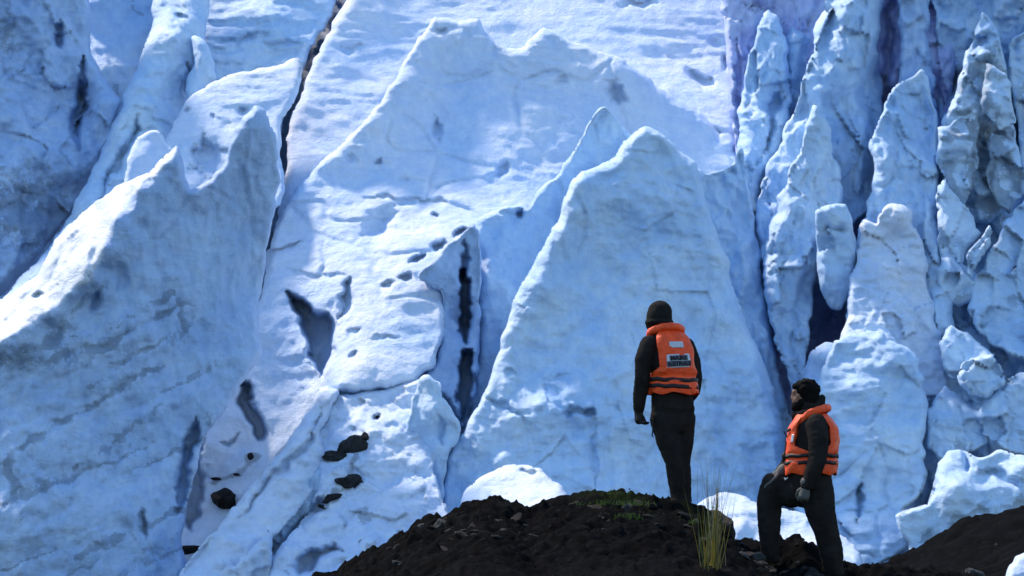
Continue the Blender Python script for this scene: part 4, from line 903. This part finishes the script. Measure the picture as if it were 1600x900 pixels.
def person_back():
    Y = 24.9; org = P(1063, 792, Y)
    e = person('person in black clothes and beanie standing with back turned, wearing an orange life vest', org)
    J = lambda px, py, dy=0: P(px, py, Y+dy)
    T = Torso(Y, (-.42, .9), [(1041, 512, .07, .07), (1041, 520, .11, .085), (1042, 528, .165, .105), (1043, 540, .185, .12), (1046, 565, .185, .13), (1048, 590, .18, .13), (1050, 612, .182, .132), (1051, 632, .192, .138), (1051.5, 640, .196, .14), (1052, 643, .175, .125), (1053, 662, .165, .125), (1054, 675, .12, .1)])
    bm = bmesh.new(); T.body(bm)
    limb(bm, [J(1040, 524), J(1034, 508)], (.07, .065))
    sph(bm, J(1030, 499), .1, (.95, 1.05, 1.12)); sph(bm, J(1022, 507, .02), .085, (.9, 1, .9)); sph(bm, J(1019, 505, .09), .022)
    limb(bm, [J(1014, 537, -.09), J(1005, 562, -.12), J(1004, 590, -.12), J(1000, 616, -.08), J(998, 641, -.06)], (.075, .072, .064, .06, .046))
    limb(bm, [J(1073, 538, .10), J(1083, 562, .12), J(1087, 590, .12), J(1085, 612, .19), J(1070, 630, .26)], (.062, .06, .058, .05, .045))
    sph(bm, J(1087, 592, .12), .05)
    limb(bm, [J(1036, 652, -.03), J(1044, 690, -.04), J(1053, 722, -.05), J(1057, 752, -.01), J(1060, 784, .02)], (.115, .098, .074, .072, .055))
    limb(bm, [J(1067, 650, .05), J(1067, 690, .06), J(1066, 720, .05), J(1068, 750, .08), J(1070, 784, .1)], (.108, .09, .068, .066, .056))
    for px, dy in ((1057, 0), (1071, .08)):                     # boots pointing away and slightly left
        for k in range(6): t = k/5; sph(bm, J(px-t*5, 787+ (0 if k < 4 else 1), dy-.05+t*.24), .052-.008*t, (1, 1, .8), None, 10)
        for k in range(4): sph(bm, J(px, 778+k*2, dy), .058, None, None, 10)
    body = fuse('body', bm, .0125, M_CLOTH, e, org, 3, .0035)
    bm = bmesh.new()
    sph(bm, J(1030, 495.5), .108, (1.05, 1.12, 1.12), None, 20); sph(bm, J(1031, 488), .1, (1.08, 1.08, 1.05), None, 20)
    for k in range(20):
        a = 2*math.pi*k/20; sph(bm, J(1030, 504)+Vector((math.cos(a)*.105, math.sin(a)*.112, .0)), .024, None, None, 8)
    fuse('beanie', bm, .009, M_HAT, e, org, 3, .003)
    bm = bmesh.new(); w = J(998, 639, -.06)
    limb(bm, [w+Z3*.03, w-Z3*.02], (.05, .043), 10)
    hand(bm, w-Z3*.01, (.03, .1, -1), (.3, 1, 0), .62, (1, -.25, 0), .17, 1)
    fuse('glove', bm, .0055, M_LEATHER, e, org, 2)
    V = build_vest(e, T, org, 519, 616, 585, .034, .052, 46)
    for py in (593, 603): strap(V, T, org, py, 6.2, .054, .072, 2.5)
    collar(V, T, org, J(1040, 527), .138, .118, .085, .10, .036)
    patch(V, T, org, 'reflective_patch', -16, 9, 536.5, 546, .05, .0745, M_REFL, -1)
    patch(V, T, org, 'reflective_patch', -29, 23, 557, 578, .05, .0745, M_REFL, -3, 3)
    patch(V, T, org, 'print_band', -20, 14, 558.3, 566.2, .05, .0775, plain('band_print', (.07, .10, .14), .6), -2)
    lettering(V, T, org, 'MARE', -18, 12, 559, 565.6, .05, .0805, M_INK, -2)
    patch(V, T, org, 'print_band', -28, 22, 567.4, 575.8, .05, .0775, bpy.data.materials['band_print'], -3)
    lettering(V, T, org, 'AUSTRALIS', -27, 21, 568, 575.2, .05, .0805, M_INK, -3)
    bm = bmesh.new(); c = [J(1019, 650, -.12), J(1020, 660, -.13), J(1019.5, 674, -.13), J(1019, 681, -.12), J(1021, 683, -.12)]
    limb(bm, [p-org for p in c], (.005, .005, .005, .006, .004), 6, 3)
    me = bpy.data.meshes.new('drawstring'); bm.to_mesh(me); bm.free(); me.materials.append(M_STRAP)
    o = bpy.data.objects.new('drawstring', me); COL.objects.link(o); o.parent = e
person_back()

def person_side():
    Y = 24.5; org = P(1303, 900, Y)
    e = person('dark-haired bearded person with one foot raised and hand on knee, in an orange life vest', org)
    J = lambda px, py, dy=0: P(px, py, Y+dy)
    T = Torso(Y, (-1, .12), [(1268, 641, .07, .07), (1269, 648, .12, .1), (1270, 656, .17, .125), (1271, 668, .2, .16), (1270, 690, .205, .175), (1268, 715, .2, .178), (1267, 740, .195, .178), (1268, 756, .195, .178), (1270, 766, .195, .185), (1272, 769, .17, .15), (1272, 785, .15, .13)])
    bm = bmesh.new(); T.body(bm)
    limb(bm, [J(1269, 650), J(1262, 632)], (.08, .075))
    # head in profile: skull, brow, nose, lips, chin and ear
    sph(bm, J(1259, 613), .098, (1.08, .82, 1.02)); sph(bm, J(1251, 626), .075, (1, .85, 1.1)); sph(bm, J(1245.5, 634), .045, (1, 1, .95))
    sph(bm, J(1241.5, 611.5), .035, (.75, 1.3, .6)); sph(bm, J(1238.8, 619), .02, (.9, .7, 1.2)); sph(bm, J(1237.2, 622.3), .014, (1.1, .9, .8)); sph(bm, J(1240.3, 627.6), .018, (1, 1.3, .6)); sph(bm, J(1240.8, 631), .018, (1, 1.2, .6)); sph(bm, J(1241.5, 636.5), .028, (1, 1.1, .8))
    limb(bm, [J(1276, 662, -.19), J(1279, 690, -.235), J(1278, 716, -.25), J(1270, 738, -.25), J(1260, 760, -.24)], (.088, .085, .075, .068, .05))
    limb(bm, [J(1270, 662, .19), J(1255, 692, .23), J(1240, 716, .22), J(1226, 732, .14), J(1217, 740, .08)], (.085, .08, .07, .06, .046))
    # raised front leg
    limb(bm, [J(1268, 768, .08), J(1240, 762, .08), J(1207, 756, .06), J(1202, 785, .06), J(1202, 820, .06), J(1203, 866, .07)], (.135, .13, .098, .104, .095, .072))
    sph(bm, J(1236, 770, .05), .13); sph(bm, J(1255, 772, 0), .12)
    limb(bm, [J(1278, 772, -.06), J(1282, 800, -.07), J(1291, 830, -.07), J(1299, 862, -.05), J(1303, 890, -.03)], (.135, .122, .1, .098, .08))
    for (px, py, dy) in ((1204, 872, .07), (1304, 893, -.03)):
        for k in range(6): t = k/5; sph(bm, J(px+6-t*36, py+1.5+t*1.5, dy), .055-.010*t, (1, .9, .8), None, 10)
        sph(bm, J(px, py-6, dy), .07, None, None, 10)
    body = fuse('body', bm, .0115, M_CLOTH, e, org, 3, .0035)
    # skin where face and ear show
    body.data.materials.append(M_SKIN)
    cen = np.array([list(p.center) for p in body.data.polygons]) + np.array(org)
    def wpx(py): return P(1240, py, Y).z
    xs = P(1252, 620, Y).x
    mi = ((cen[:, 2] > wpx(628)) & (cen[:, 2] < wpx(606)) & (cen[:, 0] < xs)).astype(np.int32)
    body.data.polygons.foreach_set('material_index', mi)
    bm = bmesh.new()
    sph(bm, J(1246.5, 619.6, -.082), .02, (.75, .4, 1.25), None, 12); sph(bm, J(1247.6, 617, -.085), .009, (1.4, .6, 1), None, 8)
    fuse('ear', bm, .005, M_SKIN, e, org, 1)
    bm = bmesh.new()                                          # short hair over the skull, beard round the jaw
    sph(bm, J(1261, 611), .106, (1.06, .86, 1.02), None, 20); sph(bm, J(1264, 622), .085, (.95, .98, 1.05), None, 16); sph(bm, J(1247, 604), .05, (1.1, 1.2, .7), None, 14)
    for k in range(70):
        a = random.uniform(0, 2*math.pi); z = random.uniform(.0, 1); r = math.sqrt(1-z*z)
        sph(bm, J(1261, 611)+Vector((math.cos(a)*r*.107, math.sin(a)*r*.088, z*.103)), random.uniform(.01, .018), None, None, 7)
    fuse('hair', bm, .008, M_HAIR, e, org, 1, .003)
    bm = bmesh.new()
    sph(bm, J(1245.5, 634.5), .05, (1, 1.15, .9), None, 14); sph(bm, J(1241, 637.5), .032, (.9, 1.1, .85), None, 12); sph(bm, J(1251.5, 629, -.05), .034, (1, .8, 1.1), None, 10); sph(bm, J(1240.4, 627.2), .019, (.9, 1.5, .5), None, 10)
    fuse('beard', bm, .008, M_HAIR, e, org, 2, .003)
    bm = bmesh.new()                                          # bunched collar and hood of the jacket
    for k in range(24):
        a = 2*math.pi*k/24; up = .02*math.cos(a)
        sph(bm, J(1264, 644)+Vector((math.cos(a)*.115+.01, math.sin(a)*.11, up)), .035+.01*math.cos(a), None, None, 8)
    limb(bm, [J(1270, 640), J(1279, 632), J(1284, 622)], (.07, .055, .032)); limb(bm, [J(1246, 644), J(1241, 648), J(1240, 655)], (.03, .026, .018))
    fuse('jacket_hood', bm, .009, M_CLOTH, e, org, 2, .004)
    bm = bmesh.new(); w = J(1260, 759, -.24)
    limb(bm, [w+Z3*.03, w], (.052, .045), 10); hand(bm, w, (-.25, 0, -1), (-.9, .25, .2), .5, (.1, .9, 0), .18, 1)
    fuse('glove', bm, .0055, M_GLOVE, e, org, 2)
    bm = bmesh.new(); w = J(1219, 739, .05)
    limb(bm, [w+Vector((.03, 0, .03)), w], (.05, .045), 10); hand(bm, w, (-.8, -.2, -.55), (.15, -1, .1), .38, (-.5, 0, -.85), .17, 1)
    fuse('glove', bm, .0055, M_GLOVE, e, org, 2)
    V = build_vest(e, T, org, 648, 741, 706, .015, .034, 48)
    for py in (713, 724): strap(V, T, org, py, 5.5, .036, .054, 0)
    collar(V, T, org, J(1270, 653), .145, .125, .085, .12, .034, 165)
    for dy in (-.03,):
        bm = bmesh.new(); sph(bm, J(1225, 713, dy), .028, (.8, .9, 1.2), None, 10); sph(bm, J(1224, 719, dy), .016, None, None, 8)
        fuse('buckle', bm, .006, M_STRAP, e, org, 1)
    bm = bmesh.new(); limb(bm, [J(1225, 674.5, -.07)-org, J(1231, 684, -.07)-org, J(1234, 690, -.07)-org], (.005, .006, .012), 6, 2)
    limb(bm, [J(1229.5, 674, -.08)-org, J(1234, 670.5, -.10)-org, J(1242, 671.5, -.12)-org, J(1252, 675, -.14)-org], (.009, .01, .01, .009), 6, 2)
    limb(bm, [J(1228, 690, -.05)-org, J(1227, 702, -.04)-org, J(1225, 713, -.03)-org], (.005, .005, .005), 6, 2)
    me = bpy.data.meshes.new('radio_antenna'); bm.to_mesh(me); bm.free(); me.materials.append(M_STRAP)
    o = bpy.data.objects.new('radio_antenna', me); COL.objects.link(o); o.parent = V
    patch(V, T, org, 'reflective_patch', 222, 230, 680, 692, .03, .058, M_REFL, 0)
    # small white tick-shaped mark on the trouser front
    c = J(1228, 748, -.13); q = [(-.018, .006), (-.006, -.012), (.018, .010), (.012, .014), (-.003, .0), (-.010, .012)]
    mv = [(a, 0, b) for a, b in q]+[(a, .006, b) for a, b in q]; n = len(q)
    mf = [tuple(range(n)), tuple(range(2*n-1, n-1, -1))]+[(k, k+n, (k+1) % n+n, (k+1) % n) for k in range(n)]
    o = mesh_obj('white_mark', mv, mf, M_WHITE, e, False); o.location = c-org
person_side()
